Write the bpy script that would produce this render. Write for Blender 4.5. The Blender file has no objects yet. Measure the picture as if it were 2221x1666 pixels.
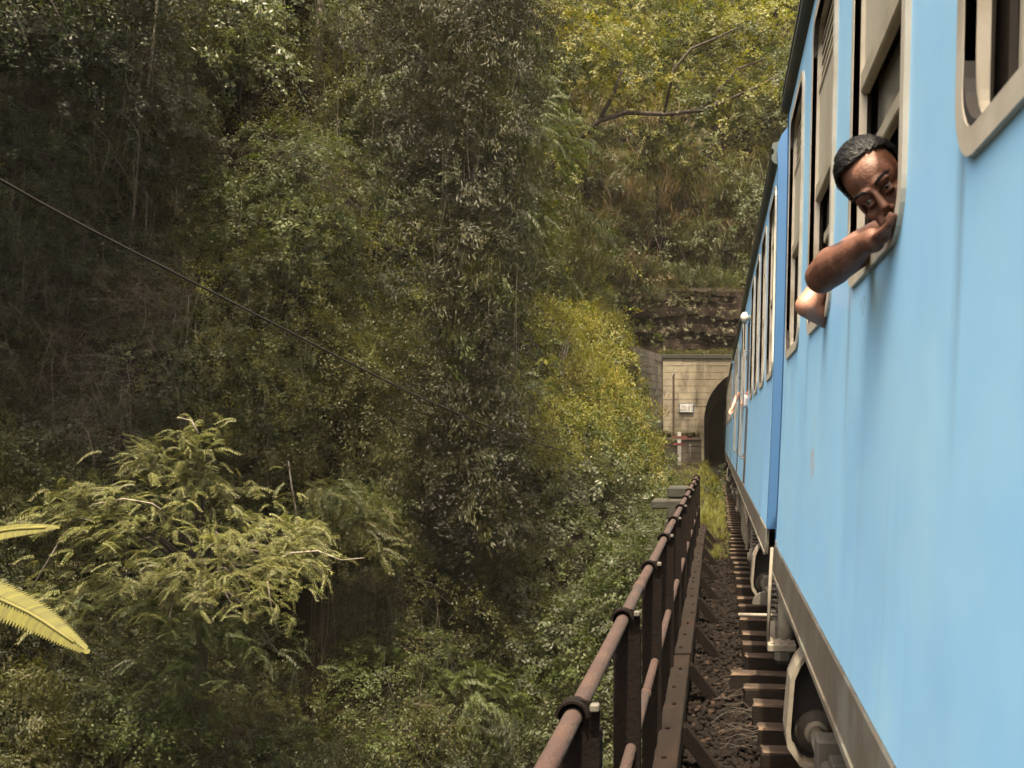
import bpy, bmesh, math, random
import numpy as np
from mathutils import Vector, Matrix

R = math.radians
random.seed(7)
rng = np.random.default_rng(11)
scene = bpy.context.scene
COL = scene.collection

# ------------------------------------------------------------------ camera
F, VX, VY, EYE = 2200.0, 1555.0, 945.0, 1.9      # focal length in photo pixels, vanishing point, eye height
cam_d = bpy.data.cameras.new('camera')
cam = bpy.data.objects.new('camera', cam_d)
COL.objects.link(cam)
cam.location = (0, 0, EYE)
cam.rotation_euler = (R(90), 0, 0)
cam_d.sensor_width = 36.0
cam_d.lens = 36.0 * F / 2221.0
cam_d.shift_x = -(VX - 1110.5) / 2221.0
cam_d.shift_y = (VY - 833.0) / 2221.0
cam_d.clip_start = 0.05
cam_d.clip_end = 600
cam_d.dof.use_dof = True
cam_d.dof.focus_distance = 8.0
cam_d.dof.aperture_fstop = 8.0
scene.camera = cam

# ------------------------------------------------------------------ daylight
SUN_DIR = Vector((0.022, -0.36, 1.0)).normalized()     # towards the sun
sun_d = bpy.data.lights.new('sun', 'SUN')
sun = bpy.data.objects.new('sun', sun_d)
COL.objects.link(sun)
sun_d.energy = 4.2
sun_d.angle = R(0.5)
sun_d.color = (1.0, 0.87, 0.64)
sun.rotation_euler = SUN_DIR.to_track_quat('Z', 'Y').to_euler()
world = bpy.data.worlds.new('World')
scene.world = world
world.use_nodes = True
wn = world.node_tree
sky = wn.nodes.new('ShaderNodeTexSky')
sky.sky_type = 'NISHITA'
sky.sun_disc = False
sky.sun_elevation = math.asin(SUN_DIR.z)
sky.sun_rotation = math.atan2(SUN_DIR.x, SUN_DIR.y)
sky.dust_density = 9.0
sky.ozone_density = 0.4
wn.nodes['Background'].inputs['Strength'].default_value = 0.15
tint = wn.nodes.new('ShaderNodeMix'); tint.data_type = 'RGBA'; tint.blend_type = 'MULTIPLY'   # hazy, warm white sky
tint.inputs['Factor'].default_value = 1.0
tint.inputs['B'].default_value = (1.0, .93, .80, 1)
wn.links.new(sky.outputs[0], tint.inputs['A'])
wn.links.new(tint.outputs['Result'], wn.nodes['Background'].inputs['Color'])
scene.view_settings.view_transform = 'Standard'
scene.view_settings.look = 'None'
scene.view_settings.gamma = 1.0
scene.view_settings.exposure = 2.12
scene.render.engine = 'CYCLES'
scene.cycles.max_bounces = 6
scene.cycles.diffuse_bounces = 3
scene.cycles.glossy_bounces = 3
scene.cycles.transmission_bounces = 4
scene.cycles.volume_bounces = 0
scene.cycles.use_denoising = True


def at(px, py, Y):
    """the place that the photo shows at that pixel when it stands Y metres ahead"""
    return Vector(((px - VX) * Y / F, Y, EYE + (VY - py) * Y / F))


# ------------------------------------------------------------------ helpers
def tag(o, label=None, cat=None, group=None, kind=None):
    if label: o['label'] = label
    if cat: o['category'] = cat
    if group: o['group'] = group
    if kind: o['kind'] = kind
    return o


def empty(name, loc=(0, 0, 0), rot=(0, 0, 0), parent=None):
    o = bpy.data.objects.new(name, None)
    o.empty_display_size = 0.2
    o.location = loc
    o.rotation_euler = rot
    COL.objects.link(o)
    if parent: o.parent = parent
    return o


def link_mesh(name, me, parent=None, loc=None):
    o = bpy.data.objects.new(name, me)
    COL.objects.link(o)
    if parent: o.parent = parent
    if loc is not None: o.location = loc
    return o


class MB:
    """collects simple shapes and links them as one mesh object"""
    def __init__(self):
        self.v, self.f, self.sm = [], [], []

    def add(self, vs, fs, smooth=False):
        n = len(self.v)
        self.v += [tuple(p) for p in vs]
        self.f += [tuple(i + n for i in f) for f in fs]
        self.sm += [smooth] * len(fs)
        return self

    def box(self, x0, x1, y0, y1, z0, z1, M=None, ch=0.0):
        if ch > 0:
            c = min(ch, (x1-x0)*.45, (y1-y0)*.45, (z1-z0)*.45)
            vs, key = [], {}
            for ix in (0, 1):
                for iy in (0, 1):
                    for iz in (0, 1):
                        p = [(x0, x1)[ix], (y0, y1)[iy], (z0, z1)[iz]]
                        d = [(1, -1)[ix]*c, (1, -1)[iy]*c, (1, -1)[iz]*c]
                        for a in range(3):
                            q = list(p)
                            for b in range(3):
                                if b != a: q[b] += d[b]
                            key[(ix, iy, iz, a)] = len(vs); vs.append(q)
            fs = []
            for a in range(3):
                b, c2 = (a+1) % 3, (a+2) % 3
                for s in (0, 1):
                    loop = []
                    for (u, w) in ((0, 0), (1, 0), (1, 1), (0, 1)):
                        k = [0, 0, 0]; k[a] = s; k[b] = u; k[c2] = w
                        loop.append(key[(k[0], k[1], k[2], a)])
                    fs.append(loop if s else loop[::-1])
            for a in range(3):                      # edge strips along axis a
                b, c2 = (a+1) % 3, (a+2) % 3
                for u in (0, 1):
                    for w in (0, 1):
                        k0 = [0, 0, 0]; k0[b] = u; k0[c2] = w
                        k1 = list(k0); k1[a] = 1
                        q = [key[(*k0, b)], key[(*k1, b)], key[(*k1, c2)], key[(*k0, c2)]]
                        fs.append(q if (u ^ w) == 0 else q[::-1])
            for ix in (0, 1):
                for iy in (0, 1):
                    for iz in (0, 1):
                        t = [key[(ix, iy, iz, a)] for a in range(3)]
                        fs.append(t if (ix + iy + iz) % 2 else t[::-1])
        else:
            vs = [(x, y, z) for x in (x0, x1) for y in (y0, y1) for z in (z0, z1)]
            fs = [(0, 1, 3, 2), (4, 6, 7, 5), (0, 4, 5, 1), (2, 3, 7, 6), (0, 2, 6, 4), (1, 5, 7, 3)]
        if M is not None: vs = [M @ Vector(p) for p in vs]
        return self.add(vs, fs)

    def bar(self, p, q, w, h, roll=0.0):
        p, q = Vector(p), Vector(q)
        d = q - p
        M = Matrix.Translation(p) @ d.to_track_quat('Y', 'Z').to_matrix().to_4x4() @ Matrix.Rotation(roll, 4, 'Y')
        return self.box(-w/2, w/2, 0, d.length, -h/2, h/2, M)

    def tube(self, pts, rad, seg=8, cap=True, squash=None):
        pts = [Vector(p) for p in pts]
        if not hasattr(rad, '__len__'): rad = [rad] * len(pts)
        vs, fs = [], []
        prev = None
        for i, p in enumerate(pts):
            t = (pts[min(i+1, len(pts)-1)] - pts[max(i-1, 0)]).normalized()
            if prev is None:
                a = Vector((0, 0, 1)) if abs(t.z) < .9 else Vector((1, 0, 0))
                u = t.cross(a).normalized()
            else:
                u = (prev - t * prev.dot(t)).normalized()
            prev = u
            w = t.cross(u)
            for k in range(seg):
                an = 2*math.pi*k/seg
                vs.append(p + (u*math.cos(an) + w*math.sin(an)*(squash or 1)) * rad[i])
        for i in range(len(pts)-1):
            for k in range(seg):
                a, b = i*seg+k, i*seg+(k+1) % seg
                fs.append((a, b, b+seg, a+seg))
        if cap:
            fs.append(tuple(range(seg))[::-1])
            fs.append(tuple(range((len(pts)-1)*seg, len(pts)*seg)))
        return self.add(vs, fs, True)

    def ell(self, c, r, M=None, nu=16, nv=10):
        vs, fs = [], []
        c = Vector(c)
        for j in range(nv+1):
            th = math.pi*j/nv
            for i in range(nu):
                ph = 2*math.pi*i/nu
                p = Vector((r[0]*math.sin(th)*math.cos(ph), r[1]*math.sin(th)*math.sin(ph), r[2]*math.cos(th)))
                if M is not None: p = M @ p
                vs.append(c + p)
        for j in range(nv):
            for i in range(nu):
                a, b = j*nu+i, j*nu+(i+1) % nu
                fs.append((a, a+nu, b+nu, b))
        return self.add(vs, fs, True)

    def prism(self, poly, axis, a, b):
        """polygon in the two other axes, extruded along axis from a to b"""
        n = len(poly)
        def mk(p, t):
            return {'x': (t, p[0], p[1]), 'y': (p[0], t, p[1]), 'z': (p[0], p[1], t)}[axis]
        vs = [mk(p, a) for p in poly] + [mk(p, b) for p in poly]
        fs = [tuple(range(n))[::-1], tuple(range(n, 2*n))]
        fs += [(i, (i+1) % n, (i+1) % n + n, i+n) for i in range(n)]
        return self.add(vs, fs)

    def build(self, name, mat, parent=None, loc=None, fix=True, warp=None, bevel=None):
        vs = self.v
        if warp: vs = [warp(p) for p in vs]
        me = bpy.data.meshes.new(name)
        me.from_pydata(vs, [], self.f)
        me.polygons.foreach_set('use_smooth', self.sm)
        if fix:
            bm = bmesh.new(); bm.from_mesh(me)
            bmesh.ops.remove_doubles(bm, verts=bm.verts, dist=1e-5)
            bmesh.ops.recalc_face_normals(bm, faces=bm.faces)
            bm.to_mesh(me); bm.free()
        me.materials.append(mat)
        return link_mesh(name, me, parent, loc)


# ------------------------------------------------------------------ materials
def nodes_of(name):
    m = bpy.data.materials.new(name)
    m.use_nodes = True
    return m, m.node_tree, m.node_tree.nodes['Principled BSDF']


def mat(name, c, rough=.6, c2=None, scale=8.0, bump=0.0, bscale=None, stretch=(1, 1, 1), metal=0.0, spec=.5, contrast=(.35, .7), detail=6.0,
        c3=None, scale3=2.0, rough2=None):
    m, nt, b = nodes_of(name)
    b.inputs['Roughness'].default_value = rough
    b.inputs['Metallic'].default_value = metal
    b.inputs['Specular IOR Level'].default_value = spec
    tc = nt.nodes.new('ShaderNodeTexCoord')
    mp = nt.nodes.new('ShaderNodeMapping')
    mp.inputs['Scale'].default_value = stretch
    nt.links.new(tc.outputs['Object'], mp.inputs['Vector'])
    nz = nt.nodes.new('ShaderNodeTexNoise')
    nz.inputs['Scale'].default_value = scale
    nz.inputs['Detail'].default_value = detail
    nz.inputs['Roughness'].default_value = .62
    nt.links.new(mp.outputs[0], nz.inputs['Vector'])
    out = None
    if c2 is None: c2 = tuple(x*.7 for x in c)
    mr = nt.nodes.new('ShaderNodeMapRange')
    mr.inputs['From Min'].default_value, mr.inputs['From Max'].default_value = contrast
    nt.links.new(nz.outputs['Fac'], mr.inputs['Value'])
    mx = nt.nodes.new('ShaderNodeMix'); mx.data_type = 'RGBA'
    mx.inputs['A'].default_value = (*c, 1); mx.inputs['B'].default_value = (*c2, 1)
    nt.links.new(mr.outputs[0], mx.inputs['Factor'])
    out = mx.outputs['Result']
    if c3 is not None:
        n3 = nt.nodes.new('ShaderNodeTexNoise')
        n3.inputs['Scale'].default_value = scale3; n3.inputs['Detail'].default_value = 4
        nt.links.new(tc.outputs['Object'], n3.inputs['Vector'])
        m3 = nt.nodes.new('ShaderNodeMapRange')
        m3.inputs['From Min'].default_value, m3.inputs['From Max'].default_value = .52, .66
        nt.links.new(n3.outputs['Fac'], m3.inputs['Value'])
        x3 = nt.nodes.new('ShaderNodeMix'); x3.data_type = 'RGBA'
        nt.links.new(m3.outputs[0], x3.inputs['Factor'])
        nt.links.new(out, x3.inputs['A']); x3.inputs['B'].default_value = (*c3, 1)
        out = x3.outputs['Result']
    nt.links.new(out, b.inputs['Base Color'])
    if rough2 is not None:
        r2 = nt.nodes.new('ShaderNodeMapRange')
        r2.inputs['To Min'].default_value, r2.inputs['To Max'].default_value = rough, rough2
        nt.links.new(mr.outputs[0], r2.inputs['Value'])
        nt.links.new(r2.outputs[0], b.inputs['Roughness'])
    if bump:
        bp = nt.nodes.new('ShaderNodeBump')
        bp.inputs['Strength'].default_value = bump
        bp.inputs['Distance'].default_value = .02
        if bscale:
            n2 = nt.nodes.new('ShaderNodeTexNoise')
            n2.inputs['Scale'].default_value = bscale; n2.inputs['Detail'].default_value = 5
            nt.links.new(mp.outputs[0], n2.inputs['Vector'])
            nt.links.new(n2.outputs['Fac'], bp.inputs['Height'])
        else:
            nt.links.new(nz.outputs['Fac'], bp.inputs['Height'])
        nt.links.new(bp.outputs[0], b.inputs['Normal'])
    return m


def paint_mat(name, c, c2, dirt, marks=None):
    """carriage paint: sun-faded patches, rain streaks and grime, gloss that varies"""
    m, nt, b = nodes_of(name)
    N, L = nt.nodes, nt.links
    tc = N.new('ShaderNodeTexCoord')
    def noise(scale, st, det=5):
        mp = N.new('ShaderNodeMapping'); mp.inputs['Scale'].default_value = st
        L.new(tc.outputs['Object'], mp.inputs['Vector'])
        n = N.new('ShaderNodeTexNoise'); n.inputs['Scale'].default_value = scale; n.inputs['Detail'].default_value = det
        n.inputs['Roughness'].default_value = .6
        L.new(mp.outputs[0], n.inputs['Vector'])
        return n.outputs['Fac']
    def rng_(v, a, b_, lo=0., hi=1.):
        r = N.new('ShaderNodeMapRange')
        for k, x in zip(('From Min', 'From Max', 'To Min', 'To Max'), (a, b_, lo, hi)): r.inputs[k].default_value = x
        L.new(v, r.inputs['Value']); return r.outputs[0]
    def mix(fac, a, b_):
        x = N.new('ShaderNodeMix'); x.data_type = 'RGBA'
        L.new(fac, x.inputs['Factor'])
        for s, k in ((a, 'A'), (b_, 'B')):
            if isinstance(s, tuple): x.inputs[k].default_value = (*s, 1)
            else: L.new(s, x.inputs[k])
        return x.outputs['Result']
    big = rng_(noise(.9, (1, 1, 1.3)), .35, .68)
    col = mix(big, c, c2)
    streak = rng_(noise(7.0, (1, 1, .06), 7), .58, .82, 0, .28)
    col = mix(streak, col, dirt)
    fine = rng_(noise(55.0, (1, 1, .5), 4), .62, .8, 0, .18)
    col = mix(fine, col, tuple(x*1.25 for x in c))
    if marks:
        sep = N.new('ShaderNodeSeparateXYZ'); L.new(tc.outputs['Object'], sep.inputs[0])
        def mth(op, a, b_=None):
            x = N.new('ShaderNodeMath'); x.operation = op
            for i, s in enumerate((a, b_)):
                if s is None: continue
                if isinstance(s, (int, float)): x.inputs[i].default_value = s
                else: L.new(s, x.inputs[i])
            return x.outputs[0]
        wob = mth('MULTIPLY', mth('SUBTRACT', noise(9., (1, 1, .4), 3), .5), .05)
        yy = mth('ADD', sep.outputs['Y'], wob)
        ph = mth('ABSOLUTE', mth('SUBTRACT', mth('FRACT', mth('DIVIDE', mth('SUBTRACT', yy, marks[0] - .725), 1.45)), .5))
        band = rng_(ph, .0, .032, 1, 0)
        fade = rng_(sep.outputs['Z'], 1.75, 2.36, 0, 1)
        below = mth('LESS_THAN', sep.outputs['Z'], 2.40)
        drip = mth('MULTIPLY', mth('MULTIPLY', band, fade), mth('MULTIPLY', below, rng_(noise(26., (1, 1, .08), 4), .35, .65, .12, .5)))
        col = mix(drip, col, (.075, .060, .045))
        # worn orange remains of a sticker, and a small grey smudge
        for (my, mz, sy, sz, mc, k) in ((marks[1], 1.79, .12, .075, (.55, .30, .10), .55), (marks[1]-.05, 1.95, .04, .03, (.5, .32, .15), .35), (marks[2], 2.27, .05, .035, (.16, .18, .20), .5)):
            dy = mth('DIVIDE', mth('SUBTRACT', sep.outputs['Y'], my), sy); dz = mth('DIVIDE', mth('SUBTRACT', sep.outputs['Z'], mz), sz)
            r2 = mth('ADD', mth('MULTIPLY', dy, dy), mth('MULTIPLY', dz, dz))
            mk_ = mth('MULTIPLY', rng_(r2, .5, 1.1, k, 0), rng_(noise(30., (1, 1, 1), 4), .42, .6))
            col = mix(mk_, col, mc)
    L.new(col, b.inputs['Base Color'])
    L.new(rng_(noise(3.0, (1, 1, .5)),   .3, .7, .36, .52), b.inputs['Roughness'])
    b.inputs['Specular IOR Level'].default_value = .3
    bp = N.new('ShaderNodeBump'); bp.inputs['Strength'].default_value = .12; bp.inputs['Distance'].default_value = .02
    L.new(noise(2.2, (1, 1, 1), 2), bp.inputs['Height'])
    L.new(bp.outputs[0], b.inputs['Normal'])
    return m


def leaf_mat(name, rough=.5, trans=.32):
    m, nt, b = nodes_of(name)
    N, L = nt.nodes, nt.links
    a = N.new('ShaderNodeAttribute'); a.attribute_name = 'tint'
    L.new(a.outputs['Color'], b.inputs['Base Color'])
    b.inputs['Roughness'].default_value = rough
    b.inputs['Specular IOR Level'].default_value = .3
    t = N.new('ShaderNodeBsdfTranslucent')
    hs = N.new('ShaderNodeHueSaturation')
    hs.inputs['Value'].default_value = 1.5; hs.inputs['Saturation'].default_value = 1.1
    L.new(a.outputs['Color'], hs.inputs['Color']); L.new(hs.outputs[0], t.inputs['Color'])
    mx = N.new('ShaderNodeMixShader'); mx.inputs['Fac'].default_value = trans
    L.new(b.outputs[0], mx.inputs[1]); L.new(t.outputs[0], mx.inputs[2])
    L.new(mx.outputs[0], N['Material Output'].inputs['Surface'])
    return m


M = {}
M['blue'] = paint_mat('carriage_blue', (.27, .57, .92), (.32, .64, .92), (.20, .28, .33))
M['blue_near'] = paint_mat('carriage_blue_near', (.29, .61, .93), (.39, .72, .94), (.20, .29, .34), (1.73+13.42, 17.62, 16.30))
M['blue_end'] = paint_mat('carriage_end_blue', (.03, .085, .19), (.034, .092, .20), (.03, .05, .07))  # same blue paint, darkened to stand in for the shade between carriages
M['valance'] = mat('valance_grey', (.100, .086, .064), .78, (.068, .057, .041), 5, .25, 30, (1, 1, .12), c3=(.115, .115, .095), scale3=3)
M['frame'] = mat('window_frame', (.56, .52, .42), .5, (.42, .38, .29), 6, .05, c3=(.36, .31, .22), scale3=4)
M['slat'] = mat('shutter_slat', (.42, .38, .28), .55, (.30, .27, .19), 9)
M['shutter'] = mat('shutter_panel', (.46, .43, .33), .6, (.36, .33, .245), 3, .03, stretch=(1, 1, .3))
M['gasket'] = mat('rubber_gasket', (.03, .026, .022), .7)
M['glass'] = mat('dusty_glass', (.20, .19, .15), .18, (.13, .12, .09), 4, spec=.7)
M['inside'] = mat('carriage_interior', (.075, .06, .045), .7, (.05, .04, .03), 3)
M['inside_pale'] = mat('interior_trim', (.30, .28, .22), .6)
M['gutter'] = mat('roof_gutter', (.030, .048, .042), .55, (.045, .045, .035), 6, c3=(.07, .065, .05), scale3=5)
M['roof'] = mat('roof_paint', (.16, .15, .13), .7, (.1, .09, .08), 4)
M['under'] = mat('underframe', (.045, .038, .03), .75, (.025, .02, .016), 12, .3)
M['bogie'] = mat('bogie_grey', (.070, .063, .050), .8, (.04, .035, .027), 9, .25)
M['hollow'] = mat('bogie_grease', (.018, .014, .012), .6)  # near-black backing sheets, shade of gaps and hollows put into the colour
M['dust'] = mat('dusty_steel', (.145, .128, .098), .75, (.085, .07, .052), 14, .2)
M['black'] = mat('black_rubber', (.018, .017, .016), .6, (.03, .028, .025), 10)
M['pole'] = mat('handrail_steel', (.17, .17, .165), .5, (.12, .115, .105), 8)
M['rust'] = mat('rusty_pipe', (.026, .0088, .0052), .88, (.017, .0082, .006), 7, .5, 60, c3=(.034, .0155, .008), scale3=4, contrast=(.35, .65))
M['iron'] = mat('dark_iron', (.003, .0017, .0013), .88, (.006, .0034, .0024), 9, .3, 50, spec=.12)
M['kerb'] = mat('kerb_timber', (.0125, .0092, .007), .92, (.007, .005, .004), 6, .6, 45, (6, .8, 6), c3=(.016, .009, .006), scale3=3, spec=.12)
M['sleeper'] = mat('sleeper_wood', (.042, .031, .024), .9, (.02, .014, .011), 7, .7, 18, (.8, 9, 9), c3=(.10, .07, .047), scale3=2.5, spec=.12)
M['tar'] = mat('sleeper_side', (.011, .0075, .0055), .9, (.006, .004, .003), 9, .5, 25, (.8, 9, 9), spec=.12)  # near-black sides: shade painted below the lighter sleeper tops
M['rail'] = mat('rail_steel', (.10, .06, .04), .6, (.06, .04, .03), 20, metal=.3)
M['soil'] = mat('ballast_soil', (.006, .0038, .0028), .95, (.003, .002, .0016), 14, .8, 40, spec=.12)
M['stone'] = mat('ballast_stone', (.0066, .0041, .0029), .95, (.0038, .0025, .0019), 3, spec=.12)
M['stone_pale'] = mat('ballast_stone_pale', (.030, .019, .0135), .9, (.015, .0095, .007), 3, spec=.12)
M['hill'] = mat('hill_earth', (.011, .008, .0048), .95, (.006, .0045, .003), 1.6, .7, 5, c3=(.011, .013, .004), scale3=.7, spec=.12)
M['rock'] = mat('rock_face', (.024, .017, .012), .95, (.011, .008, .006), 1.4, .9, 3, (.5, .5, 3), spec=.12)
M['bark'] = mat('bark', (.024, .017, .012), .9, (.035, .026, .018), 6, .7, 20, (3, 3, .6))
M['bark_pale'] = mat('bark_pale', (.15, .13, .10), .9, (.06, .05, .035), 7, .4, 20, (2, 2, .7), contrast=(.45, .6))
M['twig'] = mat('dead_twig', (.030, .022, .014), .9, (.016, .011, .008), 3)
M['vine'] = mat('hanging_vine', (.055, .048, .030), .9, (.03, .025, .016), 3)
M['leaf'] = leaf_mat('leaf', .58, .38)
M['leaf_gloss'] = leaf_mat('leaf_glossy', .42, .25)
M['grass'] = leaf_mat('grass_blade', .6, .35)
M['mortar'] = mat('mortar', (.085, .068, .045), .95, (.05, .04, .028), 3, .4)
M['ashlar'] = mat('ashlar_stone', (.52, .42, .27), .9, (.38, .30, .19), 2.2, .5, 9, c3=(.12, .095, .06), scale3=.7)
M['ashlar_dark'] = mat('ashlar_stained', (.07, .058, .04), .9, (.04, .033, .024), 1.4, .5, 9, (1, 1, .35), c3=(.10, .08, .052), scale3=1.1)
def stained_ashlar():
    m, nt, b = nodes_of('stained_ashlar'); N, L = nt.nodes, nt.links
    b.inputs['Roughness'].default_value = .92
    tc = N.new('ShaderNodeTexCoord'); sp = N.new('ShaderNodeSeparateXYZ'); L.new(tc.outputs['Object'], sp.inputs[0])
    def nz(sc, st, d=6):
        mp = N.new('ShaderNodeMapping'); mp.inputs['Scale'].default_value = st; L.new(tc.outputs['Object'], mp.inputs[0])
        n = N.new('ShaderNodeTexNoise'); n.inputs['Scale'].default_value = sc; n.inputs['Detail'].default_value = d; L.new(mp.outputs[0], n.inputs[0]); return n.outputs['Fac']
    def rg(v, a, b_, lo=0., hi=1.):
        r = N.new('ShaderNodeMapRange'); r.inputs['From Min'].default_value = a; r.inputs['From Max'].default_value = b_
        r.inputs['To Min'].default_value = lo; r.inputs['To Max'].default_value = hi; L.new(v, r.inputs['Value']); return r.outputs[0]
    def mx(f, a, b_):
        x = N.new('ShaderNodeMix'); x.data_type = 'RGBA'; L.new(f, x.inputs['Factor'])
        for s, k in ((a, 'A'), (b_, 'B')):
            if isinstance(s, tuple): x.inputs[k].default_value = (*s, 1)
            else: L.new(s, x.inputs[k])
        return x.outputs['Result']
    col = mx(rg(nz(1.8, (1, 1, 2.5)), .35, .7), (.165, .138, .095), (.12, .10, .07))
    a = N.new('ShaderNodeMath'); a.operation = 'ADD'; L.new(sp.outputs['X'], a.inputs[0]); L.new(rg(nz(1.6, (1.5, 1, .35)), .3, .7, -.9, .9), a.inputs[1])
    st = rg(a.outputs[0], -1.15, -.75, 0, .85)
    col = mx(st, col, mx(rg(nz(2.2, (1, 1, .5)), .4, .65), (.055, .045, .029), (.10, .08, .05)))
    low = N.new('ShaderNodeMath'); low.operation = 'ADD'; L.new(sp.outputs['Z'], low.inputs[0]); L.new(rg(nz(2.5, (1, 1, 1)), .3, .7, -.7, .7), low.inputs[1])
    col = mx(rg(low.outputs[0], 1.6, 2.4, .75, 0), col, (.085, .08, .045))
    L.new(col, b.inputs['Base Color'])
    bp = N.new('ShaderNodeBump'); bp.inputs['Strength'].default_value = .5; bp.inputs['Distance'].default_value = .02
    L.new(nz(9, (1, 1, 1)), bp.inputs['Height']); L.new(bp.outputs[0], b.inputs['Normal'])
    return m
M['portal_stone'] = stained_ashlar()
M['fern_stem'] = mat('fern_stem', (.075, .068, .006), .8)
M['fern'] = leaf_mat('fern_leaf', .65, .4)
M['moss'] = mat('mossy_stone', (.016, .0145, .010), .95, (.009, .010, .005), 4, .6, 12)
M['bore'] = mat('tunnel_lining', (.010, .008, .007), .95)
M['post_rust'] = mat('rusty_post', (.075, .045, .028), .8, (.045, .028, .018), 6)
M['white'] = mat('white_paint', (.36, .35, .32), .6, (.28, .265, .23), 8)
M['red'] = mat('red_paint', (.13, .02, .017), .6, (.09, .017, .014), 8)
M['ink'] = mat('sign_ink', (.03, .04, .07), .6)
M['cable'] = mat('cable', (.020, .018, .016), .9, (.014, .012, .011), 5, spec=.1)
M['skin'] = mat('skin', (.120, .053, .032), .55, (.075, .032, .019), 14, .15, 160, spec=.32, c3=(.165, .078, .05), scale3=16)
M['skin_pale'] = mat('skin_arm', (.30, .15, .10), .45, (.25, .12, .08), 18, .1, 150)
M['hair'] = mat('hair', (.006, .006, .006), .5, (.013, .012, .013), 40, .3, 120, (1, 1, 1), spec=.35)
M['eye'] = mat('eye_white', (.20, .165, .14), .35)
M['iris'] = mat('iris', (.012, .008, .006), .15, spec=.8)
M['lip'] = mat('lip', (.16, .06, .045), .4)
M['shirt'] = mat('shirt', (.10, .11, .14), .85, (.07, .08, .10), 10)
M['shirt_white'] = mat('shirt_white', (.6, .59, .57), .8, (.5, .5, .5), 10)

def haze_mat():
    m, nt, b = nodes_of('gorge_haze')
    nt.nodes.remove(b)
    v = nt.nodes.new('ShaderNodeVolumePrincipled')
    v.inputs['Color'].default_value = (1.0, .93, .80, 1)
    v.inputs['Density'].default_value = .00019
    v.inputs['Anisotropy'].default_value = 0.0
    nt.links.new(v.outputs[0], nt.nodes['Material Output'].inputs['Volume'])
    return m
M['haze'] = haze_mat()

# ================================================================== THE TRAIN
LEAN = R(1.2)
XS = 0.36                      # side of the carriages at rail height
ZB, ZT = 1.22, 3.94            # bottom and top of the painted side
WZ0, WZ1, WR, WW = 2.36, 3.78, 0.12, 0.92


def bow(p):
    h = max(-1.0, min(2.4, p[2] - 1.9))
    return (p[0] + .021*h - .0085*h*h, p[1], p[2])


def side_wall(L, wins, doors, paint):
    ys = {0.0, L}
    for (a, b) in wins: ys |= {a, a+WR, b-WR, b}
    for (a, b) in doors: ys |= {a, b}
    ys = sorted(ys)
    zs = sorted({ZB, 1.45, 1.7, 1.95, 2.2, WZ0, WZ0+WR, 2.7, 3.0, 3.3, 3.5, WZ1-WR, WZ1, ZT})
    mb = MB()
    def fan(cy, cz, qy, qz):        # arc about (qy,qz), wall stays at the corner (cy,cz)
        n = 7
        sy, sz = (1 if cy > qy else -1), (1 if cz > qz else -1)
        arc = [(qy + sy*WR*math.sin(math.pi/2*i/n), qz + sz*WR*math.cos(math.pi/2*i/n)) for i in range(n+1)]
        vs = [(0, cy, cz)] + [(0, y, z) for y, z in arc]
        mb.add(vs, [(0, i, i+1) for i in range(1, n+1)], True)
    for i in range(len(ys)-1):
        y0, y1 = ys[i], ys[i+1]
        ym = (y0+y1)/2
        for j in range(len(zs)-1):
            z0, z1 = zs[j], zs[j+1]
            zm = (z0+z1)/2
            if any(a < ym < b for a, b in doors) and zm < 3.5: continue
            w = next(((a, b) for a, b in wins if a < ym < b), None)
            if w and WZ0 < zm < WZ1:
                ce = ym < w[0]+WR or ym > w[1]-WR
                cz = zm < WZ0+WR or zm > WZ1-WR
                if ce and cz:
                    cy_, qy = (w[0], w[0]+WR) if ym < w[0]+WR else (w[1], w[1]-WR)
                    cz_, qz = (WZ0, WZ0+WR) if zm < WZ0+WR else (WZ1, WZ1-WR)
                    fan(cy_, cz_, qy, qz)
                continue
            mb.add([(0, y0, z0), (0, y1, z0), (0, y1, z1), (0, y0, z1)], [(0, 1, 2, 3)], True)
    me = bpy.data.meshes.new('body')
    me.from_pydata(mb.v, [], mb.f)
    bm = bmesh.new(); bm.from_mesh(me)
    bmesh.ops.remove_doubles(bm, verts=bm.verts, dist=1e-5)
    for f in bm.faces: f.smooth = True
    for f in bm.faces:
        f.normal_update()
        if f.normal.x > 0: f.normal_flip()
    outer = list(bm.faces)
    ret = bmesh.ops.extrude_face_region(bm, geom=outer, use_keep_orig=True)
    nv = [g for g in ret['geom'] if isinstance(g, bmesh.types.BMVert)]
    bmesh.ops.translate(bm, vec=(.05, 0, 0), verts=nv)
    keep = set(outer)
    for e in bm.edges:
        fs_ = e.link_faces
        if len({(f in keep) for f in fs_}) > 1: e.smooth = False
    for f in bm.faces:
        if f not in keep:
            f.smooth = False; f.material_index = 1
    for v in bm.verts: v.co = bow(v.co)
    bm.to_mesh(me); bm.free()
    me.materials.append(paint); me.materials.append(M['inside'])
    return me


def ring(r0, r1, w, h, x0, x1, y0=0, z0=0, n=7):
    """rounded frame in the side plane: opening w by h with corner radius r0, rim grown by r1"""
    def loop(g):
        r = r0 + g
        c = [(w - r0, h - r0, 0), (r0, h - r0, 1), (r0, r0, 2), (w - r0, r0, 3)]
        out = []
        for cy, cz, q in c:
            for i in range(n+1):
                a = math.pi/2*(q + i/n)
                out.append((y0 + cy + r*math.cos(a), z0 + cz + r*math.sin(a)))
        return out
    A, B = loop(0), loop(r1)
    k = len(A)
    vs = [(x0, *p) for p in A] + [(x0, *p) for p in B] + [(x1, *p) for p in B] + [(x1, *p) for p in A]
    fs = []
    for i in range(k):
        j = (i+1) % k
        for a in range(4):
            b = (a+1) % 4
            fs.append((a*k+i, a*k+j, b*k+j, b*k+i))
    return vs, fs


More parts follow.
